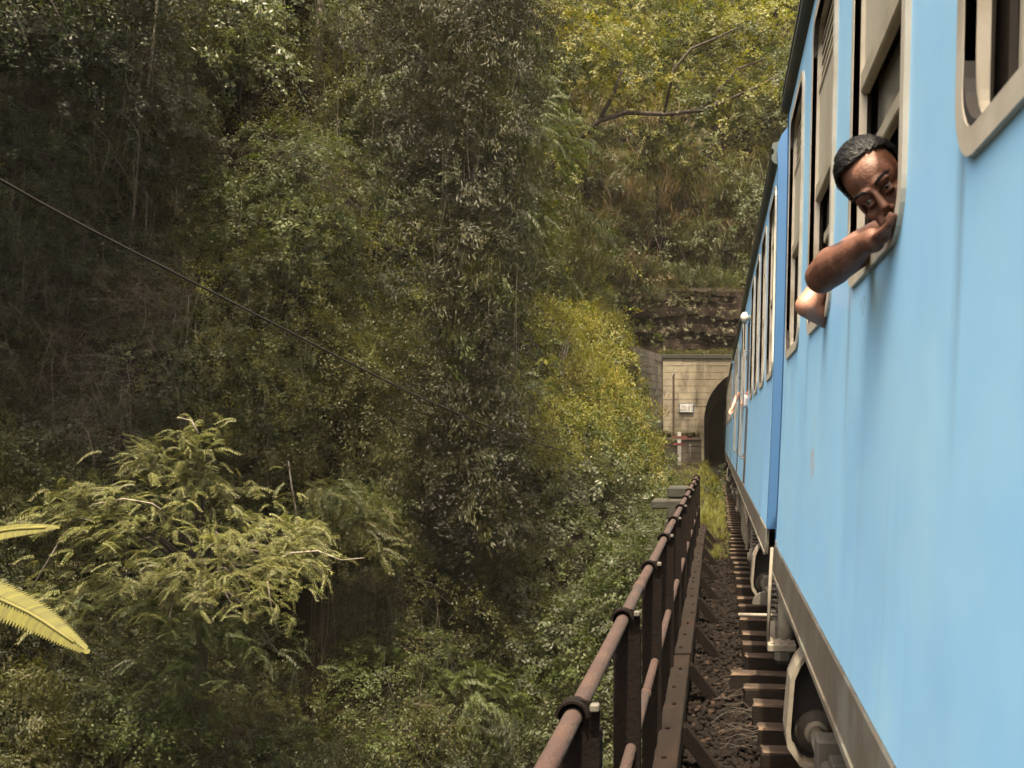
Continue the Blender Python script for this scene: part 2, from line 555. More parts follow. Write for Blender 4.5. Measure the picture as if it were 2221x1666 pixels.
_win = {}
def window_meshes():
    if _win: return _win
    h = WZ1 - WZ0
    def reg(key, mb, m, dens=False):
        o = mb.build(key, M[m], warp=lambda p: (bow((p[0], p[1], p[2] + WZ0))[0], p[1], p[2]))
        _win[key] = o.data
        bpy.data.objects.remove(o)
    b = MB(); b.add(*ring(.085, .047, WW-.07, h-.07, -.012, .035, .035, .035)); reg('window', b, 'frame')
    b = MB(); b.add(*ring(.085+.047, .016, WW-.07, h-.07, -.010, .01, .035, .035)); 
    b.v = [(p[0], p[1], p[2]) for p in b.v]; reg('gasket', b, 'gasket')
    z_l = 1.10                                             # louvre band starts here
    for k in range(5):
        b = MB(); z = z_l + .045 + k*.047
        Mx = Matrix.Translation((.035, 0, z)) @ Matrix.Rotation(R(9), 4, 'Y')
        b.box(-.005, .005, .032, WW-.032, -.0175, .0175, Mx); reg('slat%d' % k, b, 'slat')
    b = MB(); b.box(.052, .06, .05, WW-.05, z_l, h-.04); reg('back', b, 'hollow')
    b = MB(); b.box(.022, .03, .033, WW-.033, .665, z_l-.005); reg('shutter', b, 'shutter')
    b = MB(); b.box(.010, .040, .036, WW-.036, .60, .665, ch=.005); reg('rail_a', b, 'slat')
    b = MB(); b.box(.016, .036, .036, WW-.036, z_l-.012, z_l+.018, ch=.004); reg('rail_b', b, 'slat')
    b = MB(); b.box(.062, .066, .07, WW-.07, .455, .62); reg('glass', b, 'glass')
    b = MB(); b.box(.050, .078, .06, WW-.06, .405, .455, ch=.005); reg('rail_c', b, 'slat')
    b = MB()
    b.box(.075, .10, WW-.085, WW-.055, .05, .62, ch=.004)
    reg('guide', b, 'shutter')
    b = MB(); b.box(.045, .11, .04, .10, .33, .40, ch=.006); reg('latch', b, 'bogie')
    b = MB(); b.box(.12, .15, .36, .44, .05, .62); reg('mullion', b, 'inside_pale')
    return _win


def add_window(car, y):
    m = window_meshes()
    w = link_mesh('window', m['window'], car, (0, y, WZ0))
    for key, nm in (('gasket', 'gasket'), ('back', 'louvre_backing'), ('shutter', 'shutter_panel'), ('rail_a', 'shutter_rail'),
                    ('rail_b', 'shutter_rail'), ('glass', 'glass_pane'), ('rail_c', 'sash_rail'), ('guide', 'sash_guide'),
                    ('latch', 'latch'), ('mullion', 'seat_post')):
        link_mesh(nm, m[key], w)
    for k in range(5): link_mesh('slat', m['slat%d' % k], w)
    return w


def roof_profile(g=0.0):
    pts = [(0 - g, 3.90)]
    for i in range(9):
        a = math.pi/2*i/8
        pts.append((.42 - (.42+g)*math.cos(a), 3.98 + (.30+g)*math.sin(a)))
    pts += [(1.0, 4.36+g), (1.9, 4.36+g)]
    for i in range(9):
        a = math.pi/2*i/8
        pts.append((2.48 + (.42+g)*math.sin(a), 3.98 + (.30+g)*math.cos(a)))
    pts.append((2.9 + g, 3.90))
    return pts


def carriage(y0, L, wins, doors, label, name='passenger_carriage'):
    car = empty(name, (XS, y0, 0), (0, LEAN, 0))
    tag(car, label, 'train carriage', 'blue carriages of the train')
    link_mesh('body', side_wall(L, wins, doors, M['blue_near'] if y0 < 0 else M['blue']), car)
    off = bow((0, 0, 3.92))[0]
    # roof
    rp = [(x + off, z) for x, z in roof_profile()]
    MB().prism(rp, 'y', .07, L-.07).build('roof', M['roof'], car)
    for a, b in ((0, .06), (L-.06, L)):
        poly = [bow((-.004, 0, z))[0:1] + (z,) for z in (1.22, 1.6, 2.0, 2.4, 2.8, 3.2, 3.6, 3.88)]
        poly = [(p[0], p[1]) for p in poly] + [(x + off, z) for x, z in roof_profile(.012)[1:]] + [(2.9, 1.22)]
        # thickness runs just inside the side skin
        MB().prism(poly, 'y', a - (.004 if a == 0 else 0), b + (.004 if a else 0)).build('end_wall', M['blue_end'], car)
    g = [(.01, 3.905), (-.03, 3.925), (-.045, 3.95), (-.045, 3.985), (-.03, 3.99), (-.03, 4.02), (-.045, 4.03), (-.04, 4.07), (.03, 4.09), (.03, 3.905)]
    MB().prism([(x+off, z) for x, z in g], 'y', .12, L-.015).build('gutter', M['gutter'], car)
    MB().box(2.84, 2.9, .06, L-.06, 1.22, 3.95).build('far_side', M['blue'], car)
    MB().box(.07, 2.82, .07, L-.07, 1.20, 1.27).build('floor', M['inside'], car)
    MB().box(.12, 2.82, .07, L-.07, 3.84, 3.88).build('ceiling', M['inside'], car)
    v = MB().box(-.008, .02, .03, L-.03, 1.035, 1.217, ch=.004)
    v.box(-.016, .0, .03, L-.03, 1.030, 1.05)
    v.build('valance', M['valance'], car, warp=bow)
    # inside lining panels between the windows, so that the openings look into a room
    lin = MB()
    edges = sorted([e for w in wins for e in w] + [e for d in doors for e in d] + [.08, L-.08])
    for i in range(0, len(edges)-1, 2):
        if edges[i+1] - edges[i] > .05:
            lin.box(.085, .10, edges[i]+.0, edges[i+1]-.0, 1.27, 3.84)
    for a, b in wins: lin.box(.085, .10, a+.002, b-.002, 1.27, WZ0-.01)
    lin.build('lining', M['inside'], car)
    for a, b in wins: add_window(car, a)
    # seats: backs seen through the openings
    for a, b in wins:
        s = MB().box(.35, 1.1, a-.32, a-.22, 1.7, 2.38, ch=.03)
        s.box(.35, 1.1, a-.22, a+.2, 1.62, 1.72, ch=.03)
        s.box(.35, .40, a-.30, a+.15, 1.27, 1.62)
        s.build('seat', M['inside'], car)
    for a, b in doors:
        d = MB().box(.10, .14, a, b, 1.24, 3.5)
        dd = d.build('door', M['blue'], car, warp=bow)
        MB().add(*ring(.05, .03, b-a-.36, .8, .085, .10, a+.18, 2.45)).build('door_window', M['gasket'], dd, warp=bow)
        MB().box(.094, .098, a+.18, b-.18, 2.45, 3.25).build('door_glass', M['glass'], dd, warp=bow)
        for y in (a-.09, b+.09):
            h = MB()
            pts = [(.0, y, 1.60), (-.065, y, 1.60), (-.068, y, 1.65), (-.068, y, 2.3), (-.068, y, 2.98), (-.065, y, 3.03), (.0, y, 3.03)]
            h.tube(pts, .010, 8)
            for z in (1.6, 3.03): h.box(-.012, .0, y-.035, y+.035, z-.04, z+.04, ch=.004)
            h.build('handrail', M['pole'], car, warp=bow)
        st = MB().box(-.02, .25, a+.02, b-.02, .50, .53); st.box(-.02, .25, a+.02, b-.02, .80, .83)
        for y in (a+.02, b-.05): st.box(.0, .03, y, y+.03, .5, 1.04)
        st.build('door_step', M['dust'], car)
    return car


def lx(X, Z): return X - XS - .021*Z        # world X to carriage X


def bogie(car, yc, near=-1, hanger=True):
    """one bogie: frame, wheels, axle boxes, and the plate hanger with its brake cylinder at the near end"""
    b = empty('bogie', (0, yc, 0), parent=car)
    fr = MB()
    for x in (.16, 2.6):
        poly = [(-1.75, .62), (-1.75, .80), (-.9, .80), (-.55, .62), (.55, .62), (.9, .80), (1.75, .80), (1.75, .62), (1.0, .58), (.6, .42), (-.6, .42), (-1.0, .58)]
        fr.prism(poly, 'x', x, x+.12)
    fr.box(.28, 2.6, -.25, .25, .5, .85)
    fr.build('bogie_frame', M['under'], b)
    for s in (-1, 1):
        for x in (.56, 2.22):
            w = MB()
            prof = [(.0, .03), (.04, .05), (.05, .30), (.04, .34), (.0, .37), (.0, .455), (.03, .46), (.05, .43), (.135, .42), (.14, .36), (.10, .33), (.09, .08), (.14, .06), (.14, .03)]
            n = 28
            vs, fs = [], []
            for i in range(n):
                a = 2*math.pi*i/n
                for (xx, r) in prof:
                    vs.append((x - .04 + (xx if x > 1 else .14-xx), s*1.2 + r*math.cos(a), .58 + r*math.sin(a)))
            k = len(prof)
            for i in range(n):
                for j in range(k):
                    fs.append((i*k+j, i*k+(j+1) % k, ((i+1) % n)*k+(j+1) % k, ((i+1) % n)*k+j))
            w.add(vs, fs, True)
            w.build('wheel', M['under'], b)
        ax = MB().tube([(.1, s*1.2, .58), (2.8, s*1.2, .58)], .07, 12); ax.build('axle', M['under'], b)
        if hanger and s*near > 0: continue
        # axle box with its cover, spring seat and guard
        bx = MB()
        bx.box(.0, .12, s*1.2-.16, s*1.2+.16, .44, .74, ch=.03)
        bx.tube([(-.025, s*1.2, .59), (.02, s*1.2, .59)], .105, 18)
        bx.tube([(-.045, s*1.2, .59), (-.02, s*1.2, .59)], .06, 12)
        bx.box(-.01, .10, s*1.2-.30, s*1.2-.20, .66, .73, ch=.012)
        bx.box(-.01, .10, s*1.2+.20, s*1.2+.30, .66, .73, ch=.012)
        bx.build('axle_box', M['bogie'], b)
        for dy in (-.25, .25):
            sp = MB()
            hel = [(.05 + .055*math.cos(t*.7), s*1.2+dy + .055*math.sin(t*.7), .735 + .0040*t) for t in range(0, 52)]
            sp.tube(hel, .011, 6)
            sp.build('spring', M['under'], b)
    if hanger:
        hanger_at(b, -1.15 if near < 0 else 1.15)
    return b


def hanger_at(b, y):
    """open plate housing below the valance, with brake disc and cylinder (near end of the bogie)"""
    rim = [(.055, 1.12), (.045, 1.09), (-.055, .955), (-.078, .90), (-.092, .68), (-.085, .62), (-.03, .545), (.01, .53), (.10, .53), (.145, .56), (.17, .66), (.175, .95), (.175, 1.12)]
    cx, cz = .05, .82
    inn = [(cx + (x-cx)*.89 + .004, cz + (z-cz)*.945) for x, z in rim]
    k = len(rim)
    h = MB()
    y0, y1 = y-.10, y+.10
    vs = [(x, y0, z) for x, z in rim] + [(x, y0, z) for x, z in inn] + [(x, y1, z) for x, z in inn] + [(x, y1, z) for x, z in rim]
    fs = []
    for i in range(k):
        j = (i+1) % k
        for a in range(4):
            c = (a+1) % 4
            fs.append((a*k+i, a*k+j, c*k+j, c*k+i))
    h.add(vs, fs)
    ho = h.build('hanger_plate', M['dust'], b)
    MB().prism([(x, z) for x, z in inn], 'y', y+.02, y+.07).build('hanger_back', M['hollow'], ho)
    MB().tube([(.04, y-.02, .665), (.04, y+.03, .665)], .088, 24).build('brake_disc', M['under'], b)
    MB().tube([(.04, y-.045, .665), (.04, y-.02, .665)], .050, 20).build('disc_hub', M['dust'], ho)
    MB().tube([(.036, y-.48, .668), (.04, y-.04, .665)], .033, 16).build('brake_cylinder', M['dust'], b)
    c = MB()
    c.box(-.015, .10, y-.60, y-.48, .58, .80, ch=.008)
    c.box(.025, .10, y-.72, y-.60, .66, .755, ch=.008)
    n = 14
    arc = [(.10*math.cos(math.pi*i/n), .10*math.sin(math.pi*i/n)) for i in range(n+1)]
    c.prism([(.09 + x*.55, .74 + z*.8) for x, z in arc], 'y', y-.58, y-.53)
    c.prism([(-.01 + x*.9, .60 + z*.95) for x, z in arc], 'y', y-.70, y-.66)
    c.tube([(.02, y-.8, .71), (.02, y-.5, .71)], .022, 10)
    c.tube([(.10, y-.66, .70), (.16, y-.66, .70)], .03, 10)
    c.build('brake_linkage', M['bogie'], b)


# ---- the three carriages
W1 = [(.81+1.45*k, 1.73+1.45*k) for k in range(-7, 4)]
Y1 = 6.38 - 19.8
c1 = carriage(Y1, 19.8, [(a-Y1, b-Y1) for a, b in W1], [(-11.4-Y1, -10.5-Y1)],
              'nearest light blue carriage, a man leaning from its open window')
b1 = bogie(c1, 5.40-Y1)
bogie(c1, -10.5-Y1, hanger=False)
Y2 = 7.40
W2 = [(8.5-WW+1.44*k, 8.5+1.44*k) for k in range(0, 4)] + [(15.4+1.44*k, 15.4+WW+1.44*k) for k in range(0, 2)] + [(20.6+1.44*k, 20.6+WW+1.44*k) for k in range(0, 4)]
c2 = carriage(Y2, 19.9, [(a-Y2, b-Y2) for a, b in W2], [(13.6-Y2, 14.6-Y2), (18.6-Y2, 19.6-Y2)],
              'second blue carriage, its dark blue end facing the gap behind the nearest carriage')
b2 = bogie(c2, 9.65-Y2)
bogie(c2, 24.0-Y2, hanger=False)
Y3 = 28.3
W3 = [(29.0+1.44*k, 29.0+WW+1.44*k) for k in range(0, 12)]
c3 = carriage(Y3, 19.9, [(a-Y3, b-Y3) for a, b in W3], [(47.0-Y3, 47.8-Y3)],
              'farthest blue carriage, running into the dark tunnel mouth')
bogie(c3, 31.2-Y3); bogie(c3, 45.0-Y3, hanger=False)

# ---- fittings at the gap between the first two carriages
yg = 6.1 - Y1
s = MB().box(lx(.30, .65), lx(.47, .65), yg-.13, yg+.05, .625, .67, ch=.006)
for x in (.32, .37, .42): s.box(lx(x, .65), lx(x+.02, .65), yg-.125, yg+.045, .671, .678)
st = s.build('foot_step', M['dust'], c1)
MB().tube([(lx(.335, 1.2), yg+.06, 1.22), (lx(.315, .9), yg+.0, .95), (lx(.305, .65), yg-.04, .64)], .011, 8).build('step_rod', M['dust'], st)
MB().tube([(lx(.13, .8), yg+.1, .80), (lx(.5, .8), yg+.1, .80)], .012, 8).build('brake_rod', M['dust'], c1)
d = MB().tube([(lx(.43, .75), yg+.05, .62), (lx(.42, .75), yg+.05, .70), (lx(.42, .75), yg+.05, .96)], [.04, .052, .052], 16)
d.tube([(lx(.42, .75), yg+.05, .96), (lx(.42, .75), yg+.05, .99)], .062, 16)
d.tube([(lx(.42, .75), yg+.05, .99), (lx(.42, .75), yg+.05, 1.10)], .03, 12)
d.build('air_cylinder', M['dust'], c1)
cp = MB()
cp.box(lx(.36, 1), lx(.47, 1), yg+.14, yg+.24, .98, 1.08, ch=.01)
cp.box(lx(.38, 1), lx(.41, 1), yg+.10, yg+.22, .88, 1.02, ch=.006)
cp.tube([(lx(.35, 1), yg+.18, 1.03), (lx(.50, 1), yg+.18, 1.03)], .022, 10)
cp.tube([(lx(.37, .9), yg+.18, .93), (lx(.46, .9), yg+.18, .93)], .018, 10)
cp.tube([(lx(.40, .9), yg+.2, 1.0), (lx(.40, .8), yg+.2, .84), (lx(.38, .8), yg+.22, .80)], .016, 8)
cp.build('valve_gear', M['bogie'], c1)
MB().box(lx(.362, 1.15), lx(.366, 1.15), yg+.10, yg+.22, 1.10, 1.25).build('white_plate', M['white'], c1)
for dx, dz in ((.46, 0), (.49, .05)):
    MB().tube([(lx(dx, 1), yg-.25, 1.05), (lx(dx, 1), yg-.25, .75+dz)], .008, 6).build('brake_pipe', M['dust'], c1)
hose = [(.75 + .02*i, yg + .25 + .11*i, 1.0 - .45*math.sin(math.pi*i/9)) for i in range(10)]
MB().tube(hose, .028, 10).build('air_hose', M['black'], c1)
# gangway between the carriages
gw = MB()
for k in range(10): gw.box(.95 + .02*(k % 2), 1.95 - .02*(k % 2), 19.86+.094*k, 19.86+.094*(k+1), 1.3, 3.45)
gw.build('gangway', M['black'], c1)

# ---- under the second carriage
MB().box(-.02, .55, 13.0-Y2, 14.9-Y2, .50, 1.14, ch=.02).build('equipment_box', M['dust'], c2)
MB().box(.02, .5, 15.6-Y2, 17.8-Y2, .55, 1.05, ch=.02).build('battery_box', M['bogie'], c2)
for y in (11.6, 12.2, 12.8):
    n = 12
    MB().tube([(-.03, y-Y2 + .22*math.cos(math.pi*i/n), 1.04 - .16*math.sin(math.pi*i/n)) for i in range(n+1)], .008, 6).build('hanging_cable', M['dust'], c2)
for y in (11.0, 12.9): MB().box(-.01, .02, y-Y2, y+.02-Y2, .45, 1.04).build('hanger_rod', M['dust'], c2)
# round lamp high on the side
lp = MB().tube([(.02, 0, 0), (-.05, 0, 0), (-.06, 0, 0)], [.035, .035, .07], 18)
lp.tube([(-.06, 0, 0), (-.10, 0, 0), (-.115, 0, 0)], [.075, .075, .065], 20)
lo = lp.build('side_lamp', M['frame'], c2, (bow((0, 0, 3.42))[0], 13.1-Y2, 3.42))
MB().ell((-.112, 0, 0), (.03, .055, .055)).build('lamp_lens', M['white'], lo)
# solebar between bogies for every carriage
for c, L in ((c1, 19.8), (c2, 19.9), (c3, 19.9)):
    MB().box(.18, 2.7, .3, L-.3, .98, 1.19).build('solebar', M['under'], c)

# ================================================================== TRACK, BRIDGE AND RAILING
GB = -0.20                                   # ballast level
def sheet(name, m, x0, x1, y0, y1, z, nx, ny, amp, kind='structure'):
    vs, fs = [], []
    for j in range(ny+1):
        for i in range(nx+1):
            x = x0+(x1-x0)*i/nx; y = y0+(y1-y0)*j/ny
            vs.append((x, y, z(x, y) if callable(z) else z + amp*(math.sin(x*9+y*3.1)*.5+math.sin(y*7.3-x*4)*.5)))
    for j in range(ny):
        for i in range(nx):
            a = j*(nx+1)+i
            fs.append((a, a+1, a+nx+2, a+nx+1))
    mb = MB().add(vs, fs, True)
    o = mb.build(name, m, fix=False)
    tag(o, kind=kind)
    return o

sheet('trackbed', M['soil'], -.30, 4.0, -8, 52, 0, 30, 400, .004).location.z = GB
def bank_z(x, y):
    if y < 19.7: return max(-9.4, bank_z(x, 19.7) - (19.7-y)*1.5)
    t = min(1, max(0, (y-20)/20))
    if x < -.9:
        k = 1 - min(1, max(0, (y-28)/7))
        return max(-9.4, bank_z(-.9, y) - (-.9-x)*1.25*k)
    return GB - .03 + t*(.95 if x < -.4 else .75)*min(1, max(0, (.15-x)/.6)) + .05*math.sin(x*5+y)*math.sin(y*2.3)
sheet('embankment', M['hill'], -8.5, .20, 13.5, 48, bank_z, 60, 110, 0)

track = empty('railway_track', (XS, 0, 0), (0, LEAN, 0))
tag(track, 'wooden sleeper track under the blue train, lying in dark ballast', 'railway track')
for x in (.61, 2.29):
    prof = [(-.07, .0), (.07, .0), (.07, .015), (.012, .03), (.012, .10), (.035, .115), (.035, .155), (-.035, .155), (-.035, .115), (-.012, .10), (-.012, .03), (-.07, .015)]
    MB().prism([(x+a, .004+b) for a, b in prof], 'y', -6, 62).build('rail', M['rail'], track)
def sleeper_mesh(seed):
    r = random.Random(seed)
    nx = 10
    vs, fs = [], []
    L0, L1 = 0.0, 3.0
    for i in range(nx+1):
        x = L0+(L1-L0)*i/nx
        j = lambda: r.uniform(-.006, .006)
        c = .012
        for (y, z) in ((-.085, -.21), (-.085, -c), (-.085+c, 0), (0, -.004 if i % 3 else .002), (.085-c, 0), (.085, -c), (.085, -.21)):
            vs.append((x + (r.uniform(-.012, .012) if i in (0, nx) else 0), y+j(), z+j()))
    for i in range(nx):
        for k in range(6):
            a = i*7+k
            fs.append((a, a+1, a+8, a+7))
    fs.append(tuple(range(7))); fs.append(tuple(range(nx*7, nx*7+7))[::-1])
    o = MB().add(vs, fs).build('sleeper', M['sleeper'], fix=False)
    me = o.data; me.materials.append(M['tar'])
    for p in me.polygons:
        if abs(p.normal.z) < .6: p.material_index = 1
    bpy.data.objects.remove(o)
    return me
SL = [sleeper_mesh(s) for s in range(6)]
spots = [F*1.92/(v-VY) for v in (1632, 1579, 1528, 1494, 1462, 1425, 1399, 1375, 1344, 1316, 1298, 1274, 1257)]
ends = [.27, .27, .26, .21, .115, .245, .235, .25, .24, .25, .24, .25, .255]
y = spots[0]-.62
while y > -4: spots.append(y); ends.append(.25); y -= .62
y = spots[12] + .6
while y < 60: spots.append(y); ends.append(.25 + random.uniform(-.04, .04)); y += random.uniform(.55, .66)
for i, (y, e) in enumerate(zip(spots, ends)):
    o = link_mesh('sleeper', SL[i % 6], track, (e-XS, y, .0))
    o.rotation_euler = (random.uniform(-.02, .02), R(1.0)+random.uniform(-.006, .006), random.uniform(-.025, .025))

# ballast: loose stones, uncountable
def stones(name, n, xr, yfun, zfun, smin, smax, m, seed):
    r = np.random.default_rng(seed)
    base = np.array([(1, 0, 0), (-1, 0, 0), (0, 1, 0), (0, -1, 0), (0, 0, 1), (0, 0, -1)], float)
    tri = np.array([(0, 2, 4), (2, 1, 4), (1, 3, 4), (3, 0, 4), (2, 0, 5), (1, 2, 5), (3, 1, 5), (0, 3, 5)])
    # octahedron split once for chunky pebbles
    vs = base.tolist(); key = {}; fs = []
    def mid(a, b):
        k = (min(a, b), max(a, b))
        if k not in key:
            p = (np.array(vs[a])+np.array(vs[b]))*.5
            key[k] = len(vs); vs.append((p/np.linalg.norm(p)*.86).tolist())
        return key[k]
    for a, b, c in tri:
        ab, bc, ca = mid(a, b), mid(b, c), mid(c, a)
        fs += [(a, ab, ca), (ab, b, bc), (ca, bc, c), (ab, bc, ca)]
    V0 = np.array(vs); F0 = np.array(fs)
    nv = len(V0)
    X = r.uniform(*xr, n); Y = yfun(r.random(n)); Z = zfun(X, Y)
    S = r.uniform(smin, smax, (n, 3))*r.uniform(.6, 1.25, (n, 1))*np.array([1.15, 1, .75])
    V = V0[None]*(1+r.uniform(-.28, .28, (n, nv, 1)))*S[:, None]
    a = r.uniform(0, 6.28, n); t = r.uniform(-.6, .6, n)
    ca, sa, ct, s_t = np.cos(a)[:, None], np.sin(a)[:, None], np.cos(t)[:, None], np.sin(t)[:, None]
    y2 = V[..., 1]*ct - V[..., 2]*s_t; z2 = V[..., 1]*s_t + V[..., 2]*ct
    x3 = V[..., 0]*ca - y2*sa; y3 = V[..., 0]*sa + y2*ca
    P = np.stack([x3+X[:, None], y3+Y[:, None], z2+Z[:, None]], -1).reshape(-1, 3)
    FF = (F0[None] + (np.arange(n)*nv)[:, None, None]).reshape(-1, 3)
    me = bpy.data.meshes.new(name)
    me.vertices.add(len(P)); me.vertices.foreach_set('co', P.ravel().astype(np.float32))
    me.loops.add(FF.size); me.loops.foreach_set('vertex_index', FF.ravel().astype(np.int32))
    me.polygons.add(len(FF)); me.polygons.foreach_set('loop_start', (np.arange(len(FF))*3).astype(np.int32))
    me.update(); me.validate()
    me.materials.append(m)
    return tag(link_mesh(name, me), kind='stuff')
ynear = lambda u: 2.2 + 22*u**1.9
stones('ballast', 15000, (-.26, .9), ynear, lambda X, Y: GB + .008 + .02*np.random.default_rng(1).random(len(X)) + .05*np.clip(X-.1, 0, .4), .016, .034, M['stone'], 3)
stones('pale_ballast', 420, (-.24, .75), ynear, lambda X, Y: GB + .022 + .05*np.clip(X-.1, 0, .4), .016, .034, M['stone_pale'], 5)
# ---- bridge deck under the ballast
dk = empty('bridge_deck', (0, 0, 0)); tag(dk, 'dark steel bridge deck carrying the track across the ravine', 'bridge')
MB().box(-.42, 4.2, -8, 19.6, -.55, -.26).build('deck_plate', M['iron'], dk)
for x in (-.30, 3.4): MB().box(x-.02, x+.02, -8, 19.6, -1.7, -.56).build('girder', M['iron'], dk)
for x in (-.42, 3.3): MB().box(x, x+.24, -8, 19.6, -1.72, -1.70).build('girder_flange', M['iron'], dk)

# ---- railing
rl = empty('bridge_railing', (-.39, 0, GB)); tag(rl, 'rusty pipe railing with dark iron posts along the left edge of the bridge', 'railing')
def RX(Y): return -.405 + .0012*max(0, Y-8)      # slight wander of the line
PY = [1.25, 2.86, 4.36, 6.03, 7.72, 9.35, 11.0, 12.65, 14.3, 15.95, 17.6, 19.2]
PZ = 1.10
L0 = Vector(rl.location)
def rb(mb, name, m, parent=None):
    mb.v = [(p[0]-L0.x, p[1]-L0.y, p[2]-L0.z) for p in mb.v]
    return mb.build(name, m, rl)
for i, Y in enumerate(PY):
    x = RX(Y)
    pl = [(x-.040, -.30), (x-.040, PZ+.0), (x-.052, PZ+.012)]
    for k in range(9):
        a = math.pi - math.pi*.62*k/8
        pl.append((x + .052*math.cos(a), PZ + .012 + .047*math.sin(a)))
    pl += [(x+.072, PZ+.050), (x+.076, PZ+.03), (x+.074, PZ-.03), (x+.074, -.30)]
    mb = MB().prism(pl, 'y', Y-.005, Y+.005)
    mb.box(x+.064, x+.0735, Y+.0055, Y+.085, -.30, PZ-.04)
    rb(mb, 'post', M['iron'])
    # strap over the pipe
    arc = [(x + .040*math.cos(math.pi*k/10), PZ + .012 + .040*math.sin(math.pi*k/10)) for k in range(11)]
    arc2 = [(x + .047*math.cos(math.pi*k/10), PZ + .012 + .047*math.sin(math.pi*k/10)) for k in range(11)]
    rb(MB().prism(arc2 + arc[::-1], 'y', Y-.03, Y+.03), 'pipe_strap', M['iron'])
    rb(MB().box(x+.05, x+.076, Y-.035, Y-.006, PZ+.028, PZ+.05, ch=.004), 'strap_tab', M['bogie'])
    # brace from the kerb down to the deck
    by = Y + .25
    mb = MB().bar((-.215, by, -.05+.12), (.09, by-.10, GB-.10), .012, .085)
    mb.bar((-.215, by+.045, -.05+.155), (.09, by-.055, GB-.06), .075, .010)
    rb(mb, 'brace', M['iron'])
for z, rad, nm, dx in ((PZ+.012, .027, 'top_pipe', 0), (.56, .024, 'middle_pipe', .035)):
    cuts = [-1.0, 2.0, 5.25, 8.6, 12.3, 15.9, 19.6]
    for a, b in zip(cuts[:-1], cuts[1:]):
        pts = [(RX(a+(b-a)*t/6)+dx, a+(b-a)*t/6 + (.001 if t == 0 else 0), z - .006*math.sin(math.pi*t/6)) for t in range(7)]
        rb(MB().tube(pts, rad, 14), nm, M['rust'])
        rb(MB().tube([(RX(b)+dx, b-.03, z), (RX(b)+dx, b+.03, z)], rad+.005, 14), 'pipe_collar', M['rust'])
# kerb timbers along the foot of the railing
kc = [-.6, 1.9, 3.6, 5.3, 6.9, 8.15, 10.3, 12.3, 14.4, 16.4, 18.4, 20.2]
for i, (a, b) in enumerate(zip(kc[:-1], kc[1:])):
    zt = .145 + random.uniform(-.008, .008)
    jx = random.uniform(-.006, .006)
    n = 14
    vs, fs = [], []
    for k in range(n+1):
        yy = a+.006+(b-a-.012)*k/n
        e = random.uniform(-.006, .004)
        for (xx, zz) in ((-.345+e, -.28), (-.345+e, zt-.01), (-.337+e, zt), (-.22, zt+random.uniform(-.002, .002)), (-.212, zt-.008), (-.212, -.02)):
            vs.append((xx+jx, yy, zz))
    for k in range(n):
        for q in range(6):
            fs.append((k*6+q, k*6+(q+1) % 6, (k+1)*6+(q+1) % 6, (k+1)*6+q))
    fs += [tuple(range(6))[::-1], tuple(range(n*6, n*6+6))]
    o = rb(MB().add(vs, fs), 'kerb_timber', M['kerb'])
    for yy in np.arange(a+.2, b-.1, .55):
        bo = MB().ell((-.27+random.uniform(-.03, .03)-L0.x, yy-L0.y, zt+.004-L0.z), (.016, .016, .012), nu=8, nv=5).build('bolt', M['iron'], o)

# dry stalks lying on the ballast
st = MB()
rr = random.Random(4)
for k in range(46):
    x, y = rr.uniform(-.05, .28), rr.uniform(6.6, 8.6)
    a = rr.uniform(-.5, 1.0); l = rr.uniform(.15, .5)
    pts = [(x + l*t/3*math.cos(a), y + l*t/3*math.sin(a), GB+.05+.05*math.sin(math.pi*t/3)*rr.random()+.01) for t in range(4)]
    st.tube(pts, .0022, 3, cap=False)
tag(st.build('dry_stalks', M['twig'], fix=False), kind='stuff')

# ================================================================== TUNNEL PORTAL
PYF = 45.0
TCX, TR, TSZ = 1.85, 2.42, 2.55       # arch centre, radius, springing height
PX0, PX1, PZ0, PZ1 = -2.40, 6.3, .2, 5.60
def arch_x(z, side=-1):
    if z <= TSZ: return TCX + side*TR
    d = z - TSZ
    if d >= TR: return None
    return TCX + side*math.sqrt(TR*TR - d*d)
portal = empty('tunnel_portal', (0, PYF, 0)); tag(portal, 'pale stone tunnel portal streaked with dark stains, round arched mouth', 'tunnel portal')
core = MB()
n = 40
A = [(TCX - TR, -.3), (TCX - TR, TSZ)] + [(TCX - TR*math.cos(math.pi*i/n), TSZ + TR*math.sin(math.pi*i/n)) for i in range(1, n)] + [(TCX + TR, TSZ), (TCX + TR, -.3)]
for (xa, xb, s) in ((PX0, TCX-TR, 0), (TCX+TR, PX1, 0)):
    core.box(xa, xb, .06, .55, -.4, TSZ)
for i in range(1, len(A)-2):
    (x0, z0), (x1, z1) = A[i], A[i+1]
    core.prism([(x0, z0), (x1, z1), (x1, PZ1-.2), (x0, PZ1-.2)], 'y', .06, .55)
core.box(PX0, TCX-TR, .06, .55, TSZ, PZ1-.2); core.box(TCX+TR, PX1, .06, .55, TSZ, PZ1-.2)
core.build('core_wall', M['mortar'], portal)
rs = random.Random(9)
ch = .30
nc = int((PZ1-.25-PZ0)/ch)
def stone(x0l, x0h, x1l, x1h, z0, z1):
    g = .006
    d = rs.uniform(-.008, .008)
    pl = [(x0l+g, z0+g), (x1l-g, z0+g), (x1h-g, z1-g), (x0h+g, z1-g)]
    if pl[1][0]-pl[0][0] < .03: return
    if pl[2][0]-pl[3][0] < .02: pl = pl[:3]
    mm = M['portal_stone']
    MB().prism(pl, 'y', -.03+d, .08).build('stone', mm, portal)
